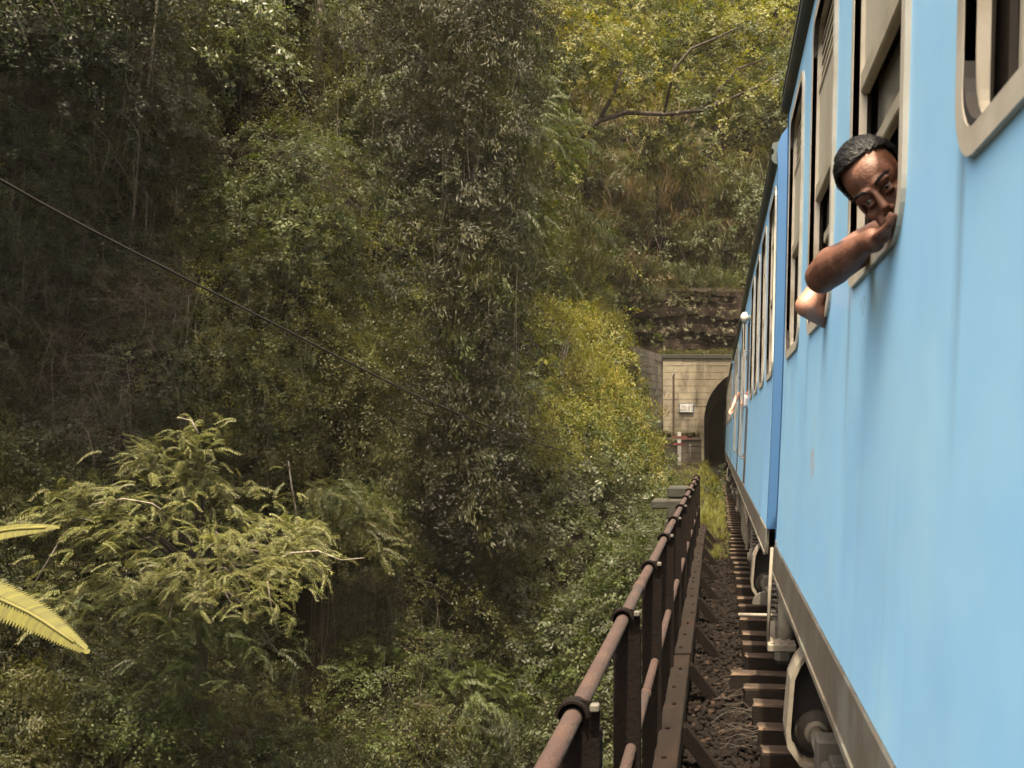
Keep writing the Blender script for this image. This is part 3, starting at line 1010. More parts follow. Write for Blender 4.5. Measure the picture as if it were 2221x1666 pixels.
for c in range(nc):
    z0 = PZ0 + c*ch; z1 = z0+ch
    for side in (-1, 1):
        a0, a1 = arch_x(z0, side), arch_x(z1, side)
        if side < 0:
            xe0 = a0 if a0 is not None else TCX; xe1 = a1 if a1 is not None else TCX
            x = PX0
            while True:
                w = rs.uniform(.45, .85) if c % 2 else rs.uniform(.5, .95)
                if x + w + .25 >= min(xe0, xe1):
                    stone(x, x, xe0, max(x, xe1), z0, z1); 
                    break
                stone(x, x, x+w, x+w, z0, z1); x += w
        else:
            xs0 = a0 if a0 is not None else TCX; xs1 = a1 if a1 is not None else TCX
            x = max(xs0, xs1) + rs.uniform(.2, .5)
            stone(xs0, xs1, x, x, z0, z1)
            while x < PX1 - .05:
                w = min(rs.uniform(.5, .95), PX1-x); stone(x, x, x+w, x+w, z0, z1); x += w
# coping course
x = PX0-.12
while x < PX1+.1:
    w = min(rs.uniform(.8, 1.1), PX1+.12-x)
    MB().box(x+.006, x+w-.006, -.09+rs.uniform(-.01, .01), .6, PZ0+nc*ch+.01, PZ1-.10, ch=.02).build('coping_stone', M['moss'], portal)
    x += w
# lining
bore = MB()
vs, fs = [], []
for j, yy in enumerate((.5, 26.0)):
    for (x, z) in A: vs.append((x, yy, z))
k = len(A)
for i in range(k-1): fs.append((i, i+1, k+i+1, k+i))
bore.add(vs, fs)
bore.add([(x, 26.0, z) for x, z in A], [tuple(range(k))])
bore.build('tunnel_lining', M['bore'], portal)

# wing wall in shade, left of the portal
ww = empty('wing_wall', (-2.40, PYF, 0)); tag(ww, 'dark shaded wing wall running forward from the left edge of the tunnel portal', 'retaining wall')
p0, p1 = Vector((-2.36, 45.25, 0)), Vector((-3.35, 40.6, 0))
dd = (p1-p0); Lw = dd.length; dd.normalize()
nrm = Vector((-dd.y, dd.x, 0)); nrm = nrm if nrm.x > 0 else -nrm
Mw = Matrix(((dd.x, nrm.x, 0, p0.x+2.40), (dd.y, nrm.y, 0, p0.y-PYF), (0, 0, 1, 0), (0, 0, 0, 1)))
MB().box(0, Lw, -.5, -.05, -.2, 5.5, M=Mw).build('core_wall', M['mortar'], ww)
for c in range(17):
    x = 0
    while x < Lw-.02:
        w = min(rs.uniform(.5, .95), Lw-x)
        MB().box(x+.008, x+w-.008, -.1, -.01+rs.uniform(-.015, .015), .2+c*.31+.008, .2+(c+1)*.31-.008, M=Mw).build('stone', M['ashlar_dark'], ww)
        x += w

# low dark wall in front, with the post and marker
lw = empty('low_wall', (-1.6, 42.2, .4)); tag(lw, 'low dark retaining wall at the foot of the portal', 'retaining wall')
MB().box(-1.2, .95, .06, .5, -.4, 1.36).build('core_wall', M['mortar'], lw)
for c in range(5):
    x = -1.2
    while x < .94:
        w = min(rs.uniform(.4, .75), .95-x)
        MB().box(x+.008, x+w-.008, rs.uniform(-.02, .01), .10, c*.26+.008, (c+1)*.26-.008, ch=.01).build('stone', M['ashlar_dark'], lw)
        x += w
x = -1.2
while x < .94:
    w = min(.55, .95-x)
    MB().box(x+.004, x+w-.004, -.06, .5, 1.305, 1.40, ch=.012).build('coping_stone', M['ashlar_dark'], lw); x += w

po = empty('rusty_post', at(1461, 938, 41.6)); tag(po, 'thin rusty iron post standing before the portal, stay wire at its top', 'post')
zt = at(1461, 808, 41.6).z - po.location.z
m_ = MB().box(-.045, .045, -.004, .004, -.35, zt); m_.box(-.045, -.037, .0045, .07, -.35, zt)
m_.build('post_iron', M['post_rust'], po)
MB().box(-.05, .05, -.03, .05, zt-.12, zt-.06).build('top_clamp', M['post_rust'], po)
MB().tube([(0, 0, zt-.09), (.06, .02, zt+.12)], .012, 6).build('insulator_pin', M['pole'], po)
e = at(1403, 926, 41.0) - po.location
MB().tube([(0, -.01, zt), (e*.25 + Vector((0, 0, zt*.75-.10))), (e*.5 + Vector((0, 0, zt*.5-.16))), (e*.75 + Vector((0, 0, zt*.25-.12))), e], .014, 6).build('stay_wire', M['pole'], po)

mk = empty('track_marker', at(1473.5, 1003, 40)); tag(mk, 'white marker post with two red crossbars near the tunnel mouth', 'marker post')
MB().box(-.07, .07, -.03, .03, -.35, 1.20).build('marker_post', M['white'], mk)
for (z, x0, x1, t) in ((1.0, -.27, .30, .085), (.72, -.27, .22, .07)):
    MB().box(x0, x1, -.055, -.031, z-t/2, z+t/2).build('crossbar', M['red'], mk)
MB().bar((.08, -.06, .90), (.55, -.06, .96), .02, .04).build('crossbar', M['red'], mk)
MB().tube([(.42, -.04, .72), (.44, -.04, .3), (.47, -.04, .05)], .012, 5).build('dangling_wire', M['pole'], mk)

# the number board
sg = empty('number_sign', at(1489, 885, 44.92)); tag(sg, 'white number board with black border reading No 13 on the portal', 'sign')
MB().box(-.33, .33, -.03, 0, -.215, .215, ch=.005).build('sign_frame', M['ink'], sg)
MB().box(-.295, .295, -.036, -.029, -.18, .18).build('sign_board', M['white'], sg)
def text(s, x, z, size, parent, name='lettering'):
    cu = bpy.data.curves.new(name, 'FONT'); cu.body = s; cu.size = size; cu.extrude = .002
    cu.align_x = 'LEFT'
    o = bpy.data.objects.new(name, cu); COL.objects.link(o)
    dg = bpy.context.evaluated_depsgraph_get(); dg.update()
    me = bpy.data.meshes.new_from_object(o.evaluated_get(dg))
    bpy.data.objects.remove(o)
    me.materials.clear(); me.materials.append(M['ink'])
    o = link_mesh(name, me, parent, (x, -.039, z)); o.rotation_euler = (R(90), 0, 0)
    return o
text('13', .035, -.115, .31, sg)
text('No', -.20, .02, .14, sg)
for (a, b) in ((-.27, -.17), (-.15, -.06), (-.04, .02)): MB().box(a, b, -.0395, -.0365, -.10, -.075).build('lettering', M['ink'], sg)

# abutment block at the far end of the bridge
ab = empty('abutment', (-1.0, 20.6, -.4)); tag(ab, 'dark mossy stone abutment at the far end of the railing', 'abutment')
for (x0, x1, y0, y1, z0, z1) in ((-1.02, -.52, 20.8, 21.6, .62, .84), (-1.34, -.95, 20.7, 21.4, .40, .58), (-1.0, -.5, 20.5, 21.5, .22, .60), (-1.05, -.48, 20.4, 21.4, -.3, .20)):
    MB().box(x0+1.0, x1+1.0, y0-20.6, y1-20.6, z0+.4, z1+.4, ch=.03).build('stone', M['moss'], ab)

MB().box(-.2, 5.2, -.9, -.3, -9.2, .08).build('wall', M['moss'], ab)

# overhead cable crossing the ravine
cpx = [(-120, 331), (0, 390), (99, 446), (199, 500), (466, 637), (739, 777), (889, 852), (1071, 930), (1189, 968), (1260, 990)]
pts = []
for (a, b), (c, d) in zip(cpx[:-1], cpx[1:]):
    for k in range(4):
        u, v = a+(c-a)*k/4, b+(d-b)*k/4
        pts.append(at(u, v, 1/(1/6.4 + (1/17.5 - 1/6.4)*u/1190)))
cbm = MB(); c0 = pts[0].copy()
cbm.tube([p-c0 for p in pts], .0095, 6)
tag(cbm.build('overhead_cable', M['cable'], None, c0), 'slack dark cable sloping across the ravine in front of the jungle', 'cable')

# ================================================================== VEGETATION
# base line of the hill at track level, from the left round to the tunnel and behind it
CTRL = np.array([(-22, -2), (-19.5, 4), (-16.5, 9.5), (-13, 14), (-10, 17.3), (-7.5, 20.2), (-5.2, 23.5), (-3.3, 27), (-2.6, 31), (-2.25, 35.5), (-2.7, 39.5),
                 (-3.7, 43), (-3.6, 46.4), (-1.6, 48.4), (2, 49.2), (7, 49.5), (13, 48.5)], float)
def catmull(C, n):
    out = []
    P = np.vstack([2*C[0]-C[1], C, 2*C[-1]-C[-2]])
    for i in range(1, len(P)-2):
        t = np.linspace(0, 1, n, endpoint=False)[:, None]
        a, b, c, d = P[i-1], P[i], P[i+1], P[i+2]
        out.append(.5*((2*b) + (c-a)*t + (2*a-5*b+4*c-d)*t**2 + (3*b-a-3*c+d)*t**3))
    return np.vstack(out + [C[-1:]])
BASE = catmull(CTRL, 30)
seg = np.r_[0, np.cumsum(np.linalg.norm(np.diff(BASE, axis=0), axis=1))]
SL_ = seg[-1]
def base(s):
    return np.stack([np.interp(s, seg, BASE[:, 0]), np.interp(s, seg, BASE[:, 1])], -1)
def inward(s):
    d = base(np.minimum(s+1.6, SL_)) - base(np.maximum(s-1.6, 0))
    d /= np.linalg.norm(d, axis=-1, keepdims=True)+1e-9
    return np.stack([-d[..., 1], d[..., 0]], -1)          # to the left of the walking direction = into the hill
_w = [(rng.normal(0, 1, 2), rng.uniform(0, 6.28), rng.uniform(.35, 1.3)) for _ in range(36)]
def fbm(s, h, k=1.0):
    v = 0
    for d, p, f in _w:
        v = v + np.sin((d[0]*s + d[1]*h)*f*k + p)/f
    return v/10.0
S_TUN = float(seg[np.argmin(np.abs(BASE[:, 1]-46.4) + np.abs(BASE[:, 0]+3.6))])
S_BANK = float(seg[np.argmin(np.abs(BASE[:, 1]-29) + np.abs(BASE[:, 0]+2.6))])
# hollows in the hillside: (pixel x, y, radius x, y, depth)
HOLLOW = [(565, 235, 105, 85, 3.0), (690, 120, 50, 150, 2.6), (745, 1400, 105, 250, 4.2), (730, 1115, 90, 75, 1.6), (1225, 450, 60, 45, 1.6), (95, 830, 110, 110, 1.0),
          (1450, 570, 60, 40, 1.2), (960, 1130, 60, 60, .8), (1240, 1330, 90, 60, 1.0)]
ROCK = (1490, 695, 125, 62)
def project(P):
    return VX + F*P[..., 0]/np.maximum(P[..., 1], .1), VY - F*(P[..., 2]-EYE)/np.maximum(P[..., 1], .1)
def hill0(s, h):
    b, n = base(s), inward(s)
    tun = np.clip((s-(S_TUN-3))/3, 0, 1)
    k = .44*(1-tun) + .20*tun
    off = np.where(h > 0, k*h + .012*np.maximum(h-9, 0)**2*(1-.3*tun), np.where(s < S_BANK, .85, .3)*h)
    P = np.empty(s.shape+(3,))
    P[..., 0] = b[..., 0] + n[..., 0]*off
    P[..., 1] = b[..., 1] + n[..., 1]*off
    P[..., 2] = h
    return P
def hollow(P):
    px, py = project(P)
    m = np.zeros(px.shape)
    for (a, b, ra, rb_, dp) in HOLLOW:
        q = ((px-a)/ra)**2 + ((py-b)/rb_)**2
        m = np.maximum(m, dp*np.clip(1.5-q, 0, 1))
    return m
def rockmask(P):
    px, py = project(P)
    q = ((px-ROCK[0])/ROCK[2])**2 + ((py-ROCK[1])/ROCK[3])**2
    return np.clip(1.6-q, 0, 1)*(P[..., 1] > 38)
def hill(s, h):
    P = hill0(s, h)
    n = inward(s)
    tun = np.clip((s-(S_TUN-3))/3, 0, 1)
    bump = fbm(s, h)*(1.0-.6*tun) + hollow(P)
    bump = bump*np.where(h > -.5, np.clip(.25+h/6, 0, 1), 1)*np.where(s > S_TUN, np.clip((h-4)/4, 0, 1), 1)
    P[..., 0] += n[..., 0]*bump
    P[..., 1] += n[..., 1]*bump
    return P

# --- the hill itself
ss = np.linspace(0, SL_, 240); hh = np.linspace(-11, 30, 190)
Sg, Hg = np.meshgrid(ss, hh, indexing='ij')
HP = hill(Sg, Hg)
HP[..., :2] += (rng.normal(0, .06, HP[..., :1].shape))
ok = ~((Sg > S_TUN-1.0) & (Hg < 5.3))
idx = np.arange(Sg.size).reshape(Sg.shape)
q = np.stack([idx[:-1, :-1], idx[1:, :-1], idx[1:, 1:], idx[:-1, 1:]], -1).reshape(-1, 4)
okq = (ok[:-1, :-1] & ok[1:, :-1] & ok[1:, 1:] & ok[:-1, 1:]).reshape(-1)
q = q[okq]
HN = np.cross(np.gradient(HP, axis=0), np.gradient(HP, axis=1))
HN /= np.linalg.norm(HN, axis=-1, keepdims=True)+1e-9
flip = np.sign((HN[..., :2]*-inward(Sg)).sum(-1)); HN *= flip[..., None]       # out of the hill
def np_mesh(name, V, Fq, mats, parent=None, smooth=False, tint=None, loc=None):
    me = bpy.data.meshes.new(name)
    V = np.asarray(V, np.float32); Fq = np.asarray(Fq, np.int32)
    k = Fq.shape[1]
    me.vertices.add(len(V)); me.vertices.foreach_set('co', V.ravel())
    me.loops.add(Fq.size); me.loops.foreach_set('vertex_index', Fq.ravel())
    me.polygons.add(len(Fq)); me.polygons.foreach_set('loop_start', (np.arange(len(Fq), dtype=np.int32)*k))
    if tint is not None:
        a = me.attributes.new('tint', 'FLOAT_COLOR', 'FACE')
        c = np.ones((len(Fq), 4), np.float32); c[:, :3] = tint
        a.data.foreach_set('color', c.ravel())
    me.update()
    if smooth: me.polygons.foreach_set('use_smooth', np.ones(len(Fq), bool))
    me.materials.append(mats)
    return link_mesh(name, me, parent, loc)
tag(np_mesh('hillside', HP.reshape(-1, 3), q, M['hill'], smooth=True), kind='structure')
# ravine floor and land beyond the bridge
gx, gy = np.meshgrid(np.linspace(-60, 60, 50), np.linspace(-40, 20, 30), indexing='ij')
gz = -9.2 + .6*np.sin(gx*.7)*np.cos(gy*.6)
gi = np.arange(gx.size).reshape(gx.shape)
tag(np_mesh('ravine_floor', np.stack([gx, gy, gz], -1).reshape(-1, 3), np.stack([gi[:-1, :-1], gi[1:, :-1], gi[1:, 1:], gi[:-1, 1:]], -1).reshape(-1, 4), M['hill'], smooth=True), kind='structure')
gz2 = lambda x, y: -9.5 + 0*x
tag(np_mesh('far_ground', np.array([(-60, 19, -9.6), (60, 19, -9.6), (60, 100, -9.6), (-60, 100, -9.6)]), np.array([(0, 1, 2, 3)]), M['hill']), kind='structure')
HPX, HPY = project(HP)
def hill_at(px, py, jump=0.0):
    """where the line of sight through that pixel first meets the hill"""
    d = (HPX-px)**2 + (HPY-py)**2 + (HP[..., 1] < 6)*1e9 + (~ok)*1e9
    cand = np.where(d < max(d.min()*4, 260))
    k = np.argmin(HP[..., 1][cand])
    i, j = cand[0][k], cand[1][k]
    Y = HP[i, j, 1]-jump
    return at(px, py, Y), HN[i, j].copy(), Y

# --- leaf sprays: little twigs of folded leaves, all quads
def quad_leaf(p, d, up, l, w, fold=.25):
    d = d/np.linalg.norm(d); s = np.cross(d, up); s /= np.linalg.norm(s)+1e-9; u = np.cross(s, d)
    m = p + d*l*.45
    return [p, m + s*w*.5 - u*w*fold, p + d*l - u*l*.06, m - s*w*.5 - u*w*fold]
def spray(kind, r):
    V = []
    up = np.array([0, 0, 1.])
    rv = lambda a: r.normal(0, a, 3)
    if kind == 'broad':
        for i in range(24):
            t = r.random()**.7
            p = np.array([.55*t, 0, -.10*t*t]) + rv(.05)
            a = r.choice([-1, 1])*r.uniform(.4, 1.3)
            V += quad_leaf(p, np.array([math.cos(a), math.sin(a), -.35]) + rv(.25), up + rv(.25), r.uniform(.075, .125), r.uniform(.04, .06))
    elif kind == 'small':
        for i in range(34):
            t = r.random()**.8
            p = np.array([.55*t, 0, -.12*t*t]) + rv(.075)
            V += quad_leaf(p, np.array([.5, 0, -.4]) + rv(.7), up + rv(.4), r.uniform(.04, .075), r.uniform(.024, .036))
    elif kind == 'pinnate':
        for b in range(2):
            ang = r.uniform(-.6, .6); L = r.uniform(.55, .8)
            for i in range(13):
                t = (i+1)/13
                c = np.array([L*t*math.cos(ang), L*t*math.sin(ang), .06*math.sin(3*t)-.26*t*t + .06*b])
                fw = np.array([math.cos(ang), math.sin(ang), -.35*t])
                for sg in (-1, 1):
                    sd = np.array([-math.sin(ang), math.cos(ang), 0])*sg
                    V += quad_leaf(c + rv(.004), sd*.9 + fw*.5 + np.array([0, 0, -.55]) + rv(.1), up + rv(.1), .15*(1-.4*abs(t-.45)), .040)
            V += quad_leaf(c, fw, up, .14, .04)
    elif kind == 'narrow':
        for i in range(34):
            t = r.random()
            p = np.array([.5*t, 0, -.35*t*t]) + rv(.07)
            V += quad_leaf(p, np.array([.35, 0, -1.0]) + rv(.32), np.array([1., 0, .3]) + rv(.3), r.uniform(.09, .16), r.uniform(.016, .026))
    elif kind == 'grass':
        for i in range(16):
            a = r.uniform(0, 6.28); ln = r.uniform(.35, .8); sp = r.uniform(.15, .55)
            o = np.array([r.normal(0, .06), r.normal(0, .06), 0])
            dr = np.array([math.cos(a), math.sin(a), 0])
            sd = np.array([-math.sin(a), math.cos(a), 0])*r.uniform(.005, .009)
            f = lambda t: o + dr*sp*ln*t**1.6*1.3 + np.array([0, 0, ln*(t - .45*t**2.4)])
            ps = [f(0), f(.35), f(.7), f(1.0)]
            for k in range(3):
                w0, w1 = 1-.25*k, 1-.25*(k+1)-(.2 if k == 2 else 0)
                V += [ps[k]-sd*w0, ps[k]+sd*w0, ps[k+1]+sd*w1, ps[k+1]-sd*w1]
    return np.array(V).reshape(-1, 4, 3)
TEMPL = {k: [spray(k, np.random.default_rng(100+i+7*j)) for i in range(7)] for j, k in enumerate(('broad', 'small', 'pinnate', 'narrow', 'grass'))}

class Leaves:
    """collects sprays (place, direction, size, tint) and turns them into one mesh of leaves"""
    def __init__(self, seed=0):
        self.clear = True; self.r = np.random.default_rng(seed); self.V = []; self.T = []
    def put(self, kind, P, D, S, C, cvar=.15, roll=.32, upright=False, Nn=None):
        P, D = np.asarray(P, float), np.asarray(D, float)
        X, Y, Z = P[:, 0], P[:, 1], P[:, 2]
        cut = (Y > 23) & (Y < 46.3) & (Z < 9.5) & (X > -1.55 - .42*np.maximum(0, Z-.6)) & (Z > .55)
        cut |= (Y > 41.5) & (Y < 47) & (Z < 5.3) & (X > -3.4) & (Z > 1.0)
        if self.clear and cut.any():          # nothing grows into the cutting in front of the portal
            k_ = ~cut; P, D = P[k_], D[k_]
            if np.ndim(S): S = np.asarray(S)[k_]
            if Nn is not None and np.ndim(Nn) > 1: Nn = Nn[k_]
            if np.ndim(C) > 1 and len(C) == len(k_): C = np.asarray(C)[k_]
        n = len(P)
        if n == 0: return
        S = np.broadcast_to(np.asarray(S, float), (n,)); C = np.broadcast_to(np.asarray(C, float), (n, 3))
        pick = self.r.integers(0, 7, n)
        D = D/(np.linalg.norm(D, axis=1, keepdims=True)+1e-9)
        up = (np.array([0, 0, 1.]) if Nn is None else np.array([0, 0, .55]) + np.asarray(Nn)*.85) + self.r.normal(0, roll, (n, 3))
        if Nn is not None: D = D - up*(D*up).sum(1, keepdims=True)/(up*up).sum(1, keepdims=True)*.6
        if upright:
            z = np.array([0, 0, 1.]) + D*.35 + self.r.normal(0, .12, (n, 3)); z /= np.linalg.norm(z, axis=1, keepdims=True)
            x = np.cross(z, self.r.normal(0, 1, (n, 3))); x /= np.linalg.norm(x, axis=1, keepdims=True)
            y = np.cross(z, x)
        else:
            x = D; y = np.cross(up, x); y /= np.linalg.norm(y, axis=1, keepdims=True)+1e-9; z = np.cross(x, y)
        Rm = np.stack([x, y, z], -1)*S[:, None, None]
        for k in range(7):
            m = pick == k
            if not m.any(): continue
            T = TEMPL[kind][k]
            nl = len(T)
            V = np.einsum('nij,lj->nli', Rm[m], T.reshape(-1, 3)) + P[m][:, None]
            self.V.append(V.reshape(-1, 3).astype(np.float32))
            lv = self.r.normal(1, cvar, (m.sum(), nl, 1)).clip(.45, 1.9)
            hue = 1 + self.r.normal(0, .06, (m.sum(), nl, 3))
            self.T.append((C[m][:, None]*lv*hue).reshape(-1, 3).astype(np.float32))
    def build(self, name, m, parent=None, loc=None):
        V = np.vstack(self.V); T = np.vstack(self.T).clip(.004, .6)
        if loc is not None: V = V - np.array(loc, np.float32)
        return np_mesh(name, V, np.arange(len(V)).reshape(-1, 4), m, parent, tint=T)
    def count(self): return sum(len(v) for v in self.V)//4

# species colours (albedo)
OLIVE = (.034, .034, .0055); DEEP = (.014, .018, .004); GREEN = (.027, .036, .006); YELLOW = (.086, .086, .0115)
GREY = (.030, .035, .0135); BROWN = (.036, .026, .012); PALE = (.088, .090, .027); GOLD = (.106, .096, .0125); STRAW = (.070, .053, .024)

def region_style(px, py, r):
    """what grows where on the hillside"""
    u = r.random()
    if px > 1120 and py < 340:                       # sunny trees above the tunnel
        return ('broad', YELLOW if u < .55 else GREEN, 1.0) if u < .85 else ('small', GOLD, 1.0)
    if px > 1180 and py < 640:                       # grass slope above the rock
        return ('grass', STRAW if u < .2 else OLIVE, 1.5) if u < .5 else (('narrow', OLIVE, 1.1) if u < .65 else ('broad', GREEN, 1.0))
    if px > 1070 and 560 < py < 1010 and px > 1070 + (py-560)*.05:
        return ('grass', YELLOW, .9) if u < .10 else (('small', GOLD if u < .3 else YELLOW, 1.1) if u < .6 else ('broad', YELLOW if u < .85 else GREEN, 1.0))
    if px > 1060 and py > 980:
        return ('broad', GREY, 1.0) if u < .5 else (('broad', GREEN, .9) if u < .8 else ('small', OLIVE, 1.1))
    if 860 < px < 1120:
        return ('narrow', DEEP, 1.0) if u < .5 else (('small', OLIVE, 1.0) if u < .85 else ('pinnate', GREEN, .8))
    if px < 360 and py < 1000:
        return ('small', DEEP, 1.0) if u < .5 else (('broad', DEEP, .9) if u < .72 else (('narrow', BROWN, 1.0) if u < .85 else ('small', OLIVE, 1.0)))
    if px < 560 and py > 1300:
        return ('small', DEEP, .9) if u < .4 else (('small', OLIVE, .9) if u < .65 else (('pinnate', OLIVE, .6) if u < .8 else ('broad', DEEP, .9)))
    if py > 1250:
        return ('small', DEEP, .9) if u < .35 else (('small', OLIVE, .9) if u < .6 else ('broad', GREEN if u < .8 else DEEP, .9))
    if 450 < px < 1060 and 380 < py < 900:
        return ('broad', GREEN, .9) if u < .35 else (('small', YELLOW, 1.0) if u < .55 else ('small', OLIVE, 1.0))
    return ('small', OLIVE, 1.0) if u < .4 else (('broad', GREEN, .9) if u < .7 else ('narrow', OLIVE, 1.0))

und = Leaves(21)
# thin cover right on the slope
vis = (HPX > -420) & (HPX < 2250) & (HPY > -160) & (HPY < 1900) & ok & (HP[..., 1] > 7)
holl = hollow(hill0(Sg, Hg)); rockm = rockmask(hill0(Sg, Hg))
ci = np.argwhere(vis & (holl < .45) & (rockm < .3))
_ax, _ay = np.gradient(HPX, axis=0), np.gradient(HPY, axis=0)
_bx, _by = np.gradient(HPX, axis=1), np.gradient(HPY, axis=1)
SOLID = np.clip(np.abs(_ax*_by - _ay*_bx), 1.0, 4000.)
def pick_cells(n, r):
    # even over what is seen of the slope: cells weighted by the angle they subtend
    w = SOLID[ci[:, 0], ci[:, 1]]**.85
    return ci[r.choice(len(ci), n, p=w/w.sum())]
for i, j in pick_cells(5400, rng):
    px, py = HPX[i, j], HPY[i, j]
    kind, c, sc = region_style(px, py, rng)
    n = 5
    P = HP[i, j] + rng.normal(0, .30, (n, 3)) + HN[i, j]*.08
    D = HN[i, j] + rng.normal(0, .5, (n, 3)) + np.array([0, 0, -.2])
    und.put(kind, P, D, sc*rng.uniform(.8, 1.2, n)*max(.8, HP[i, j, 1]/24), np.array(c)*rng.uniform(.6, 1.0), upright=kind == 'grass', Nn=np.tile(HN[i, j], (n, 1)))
# bushy masses
def bush(L, c, rad, nrm, kind, col, sc, r, dens=26, flat=.85):
    n = int(dens*rad*rad/(sc*sc)) + 5
    d = r.normal(0, 1, (n, 3)); d /= np.linalg.norm(d, axis=1, keepdims=True)
    d = d + (nrm*.55 + np.array([0, 0, .45])); d /= np.linalg.norm(d, axis=1, keepdims=True)
    lump = 1 + .22*np.sin(d[:, 0]*5 + c[0]*3)*np.sin(d[:, 2]*6 + c[1]*2)
    P = c + d*rad*(r.uniform(.55, 1.0, (n, 1))**.5)*lump[:, None]*np.array([1, 1, flat])
    D = d + r.normal(0, .4, (n, 3)) + np.array([0, 0, -.35])
    L.put(kind, P, D, sc*r.uniform(.75, 1.2, n), np.array(col)*r.uniform(.75, 1.2), upright=kind == 'grass', Nn=d)
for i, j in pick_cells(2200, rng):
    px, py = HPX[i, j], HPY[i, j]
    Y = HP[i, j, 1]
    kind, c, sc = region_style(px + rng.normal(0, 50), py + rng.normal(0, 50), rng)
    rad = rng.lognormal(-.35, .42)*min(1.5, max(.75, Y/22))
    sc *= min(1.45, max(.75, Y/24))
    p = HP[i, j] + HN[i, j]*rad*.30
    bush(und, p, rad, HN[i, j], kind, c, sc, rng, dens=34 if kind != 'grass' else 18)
# leafy ledge overhanging the dark hollow of the ravine
for k in range(46):
    px, py = rng.uniform(655, 850), rng.uniform(1075, 1205)
    _, nn, Yh = hill_at(735, 1240)
    Yv = 18.9 + rng.uniform(-1.9, .6)
    bush(und, np.array(at(px, py, Yv)), rng.uniform(.3, .6), np.array([.4, -.7, .3]), 'small' if rng.random() < .6 else 'pinnate', OLIVE if rng.random() < .6 else GREEN, .5, rng, dens=26)
# growth hanging down the sides of the bank and abutment
for k in range(380):
    y = rng.uniform(14.5, 33); x = -1.2 - (abs(rng.normal(0, 2.2)) if k < 210 else rng.uniform(0, 1.5))
    if x < -8: continue
    p = np.array([x, y, bank_z(x, y) + .1])
    u = rng.random()
    bush(und, p, rng.uniform(.4, .9) if y < 26 else rng.uniform(.25, .45), np.array([-.5, -.5, .6]), 'broad' if u < .6 else 'small', GREY if u < .4 else (YELLOW if u > .8 and y > 26 else GREEN), 1.0, rng, dens=26)
print('undergrowth leaves', und.count())
tag(und.build('undergrowth', M['leaf']), kind='stuff')

# --- hanging vines and dead twigs
vn, tw = MB(), MB()
rv = random.Random(31)
def vine(mb, p, L, r, sway, rad):
    x, y, z = p
    pts = []
    a = r.uniform(0, 6.28)
    for k in range(7):
        t = k/6
        pts.append((x + sway*math.sin(t*2.6+a)*t, y - .25*t + sway*.5*math.cos(t*3+a)*t, z - L*t))
    mb.tube(pts, [rad*(1-.5*k/6) for k in range(7)], 3, cap=False)
for (x0, x1, y0, y1, n, La, Lb) in ((680, 720, 1150, 1250, 7, 2.0, 3.8), (735, 800, 1150, 1300, 5, 1.5, 2.5), (615, 640, 0, 60, 3, 1.5, 2.5), (640, 760, 0, 150, 14, 1.0, 2.2),
                                    (900, 1120, 60, 600, 16, .8, 2.6), (280, 340, 0, 700, 14, .8, 2.0), (20, 700, 250, 900, 60, .5, 1.7), (700, 1000, 150, 700, 40, .5, 1.8), (780, 1000, 1150, 1500, 24, .5, 1.4),
                                    (1100, 1420, 300, 700, 16, .5, 1.3)):
    for k in range(n):
        p, nn, Y = hill_at(rv.uniform(x0, x1), rv.uniform(y0, y1), rv.uniform(.9, 1.7))
        vine(vn, p, rv.uniform(La, Lb)*Y/20, rv, rv.uniform(.02, .28), rv.uniform(.0045, .010)*Y/20)
def twigs(n, box, la, lb, up, mb=tw, rad=.007):
    for k in range(n):
        p, nn, Y = hill_at(rv.uniform(box[0], box[2]), rv.uniform(box[1], box[3]), rv.uniform(.7, 1.7))
        a = rv.uniform(0, 6.28); L = rv.uniform(la, lb)*Y/20
        d = Vector((math.cos(a)*.7, -.25, up + math.sin(a)*.7)).normalized()
        c = Vector((rv.uniform(-1, 1), rv.uniform(-.4, .2), -.6))
        pts = [p + d*L*t + c*(L*.32*t*t) for t in (0, .25, .5, .75, 1)]
        mb.tube(pts, [rad*Y/20*(1-.7*t) for t in (0, .25, .5, .75, 1)], 3, cap=False)
twigs(120, (0, 300, 330, 700), .7, 1.9, .3)
twigs(90, (330, 560, 430, 780), .6, 1.5, .2)
twigs(80, (130, 700, 320, 960), .6, 1.4, .2)
twigs(70, (170, 780, 330, 1010), .5, 1.3, .1)
twigs(60, (820, 1150, 1010, 1600), .5, 1.3, -.1)
twigs(30, (620, 1060, 780, 1260), .5, 1.2, .1)
twigs(50, (20, 80, 420, 420), .6, 1.6, .1)
twigs(40, (1150, 300, 1600, 640), .4, 1.0, .1)
tag(vn.build('hanging_vines', M['vine'], fix=False), kind='stuff')
tag(tw.build('dead_twigs', M['twig'], fix=False), kind='stuff')

# --- grass on the bank beside the portal and between the rails near the tunnel
gr = Leaves(5); gr.clear = False
n = 900
X = rng.uniform(-2.6, .15, n); Y = rng.uniform(20.5, 44, n)
Z = np.array([bank_z(a, b) for a, b in zip(X, Y)])
gr.put('grass', np.stack([X, Y, Z], -1), np.tile((.3, -.5, 1.), (n, 1)), rng.uniform(.35, .75, n)*np.where((Y > 32) & (X < -.6), .5, 1), np.array(YELLOW)*rng.uniform(.7, 1.2, (n, 1)), upright=True)
n = 420
X = rng.uniform(-.25, .35, n); Y = rng.uniform(17, 44, n)
Z = np.array([bank_z(min(a, .19), b) if b > 20 else GB for a, b in zip(X, Y)])
gr.put('grass', np.stack([X, Y, Z], -1), np.tile((0, -.3, 1.), (n, 1)), rng.uniform(.22, .5, n), np.array(YELLOW)*rng.uniform(.6, 1.1, (n, 1)), upright=True)
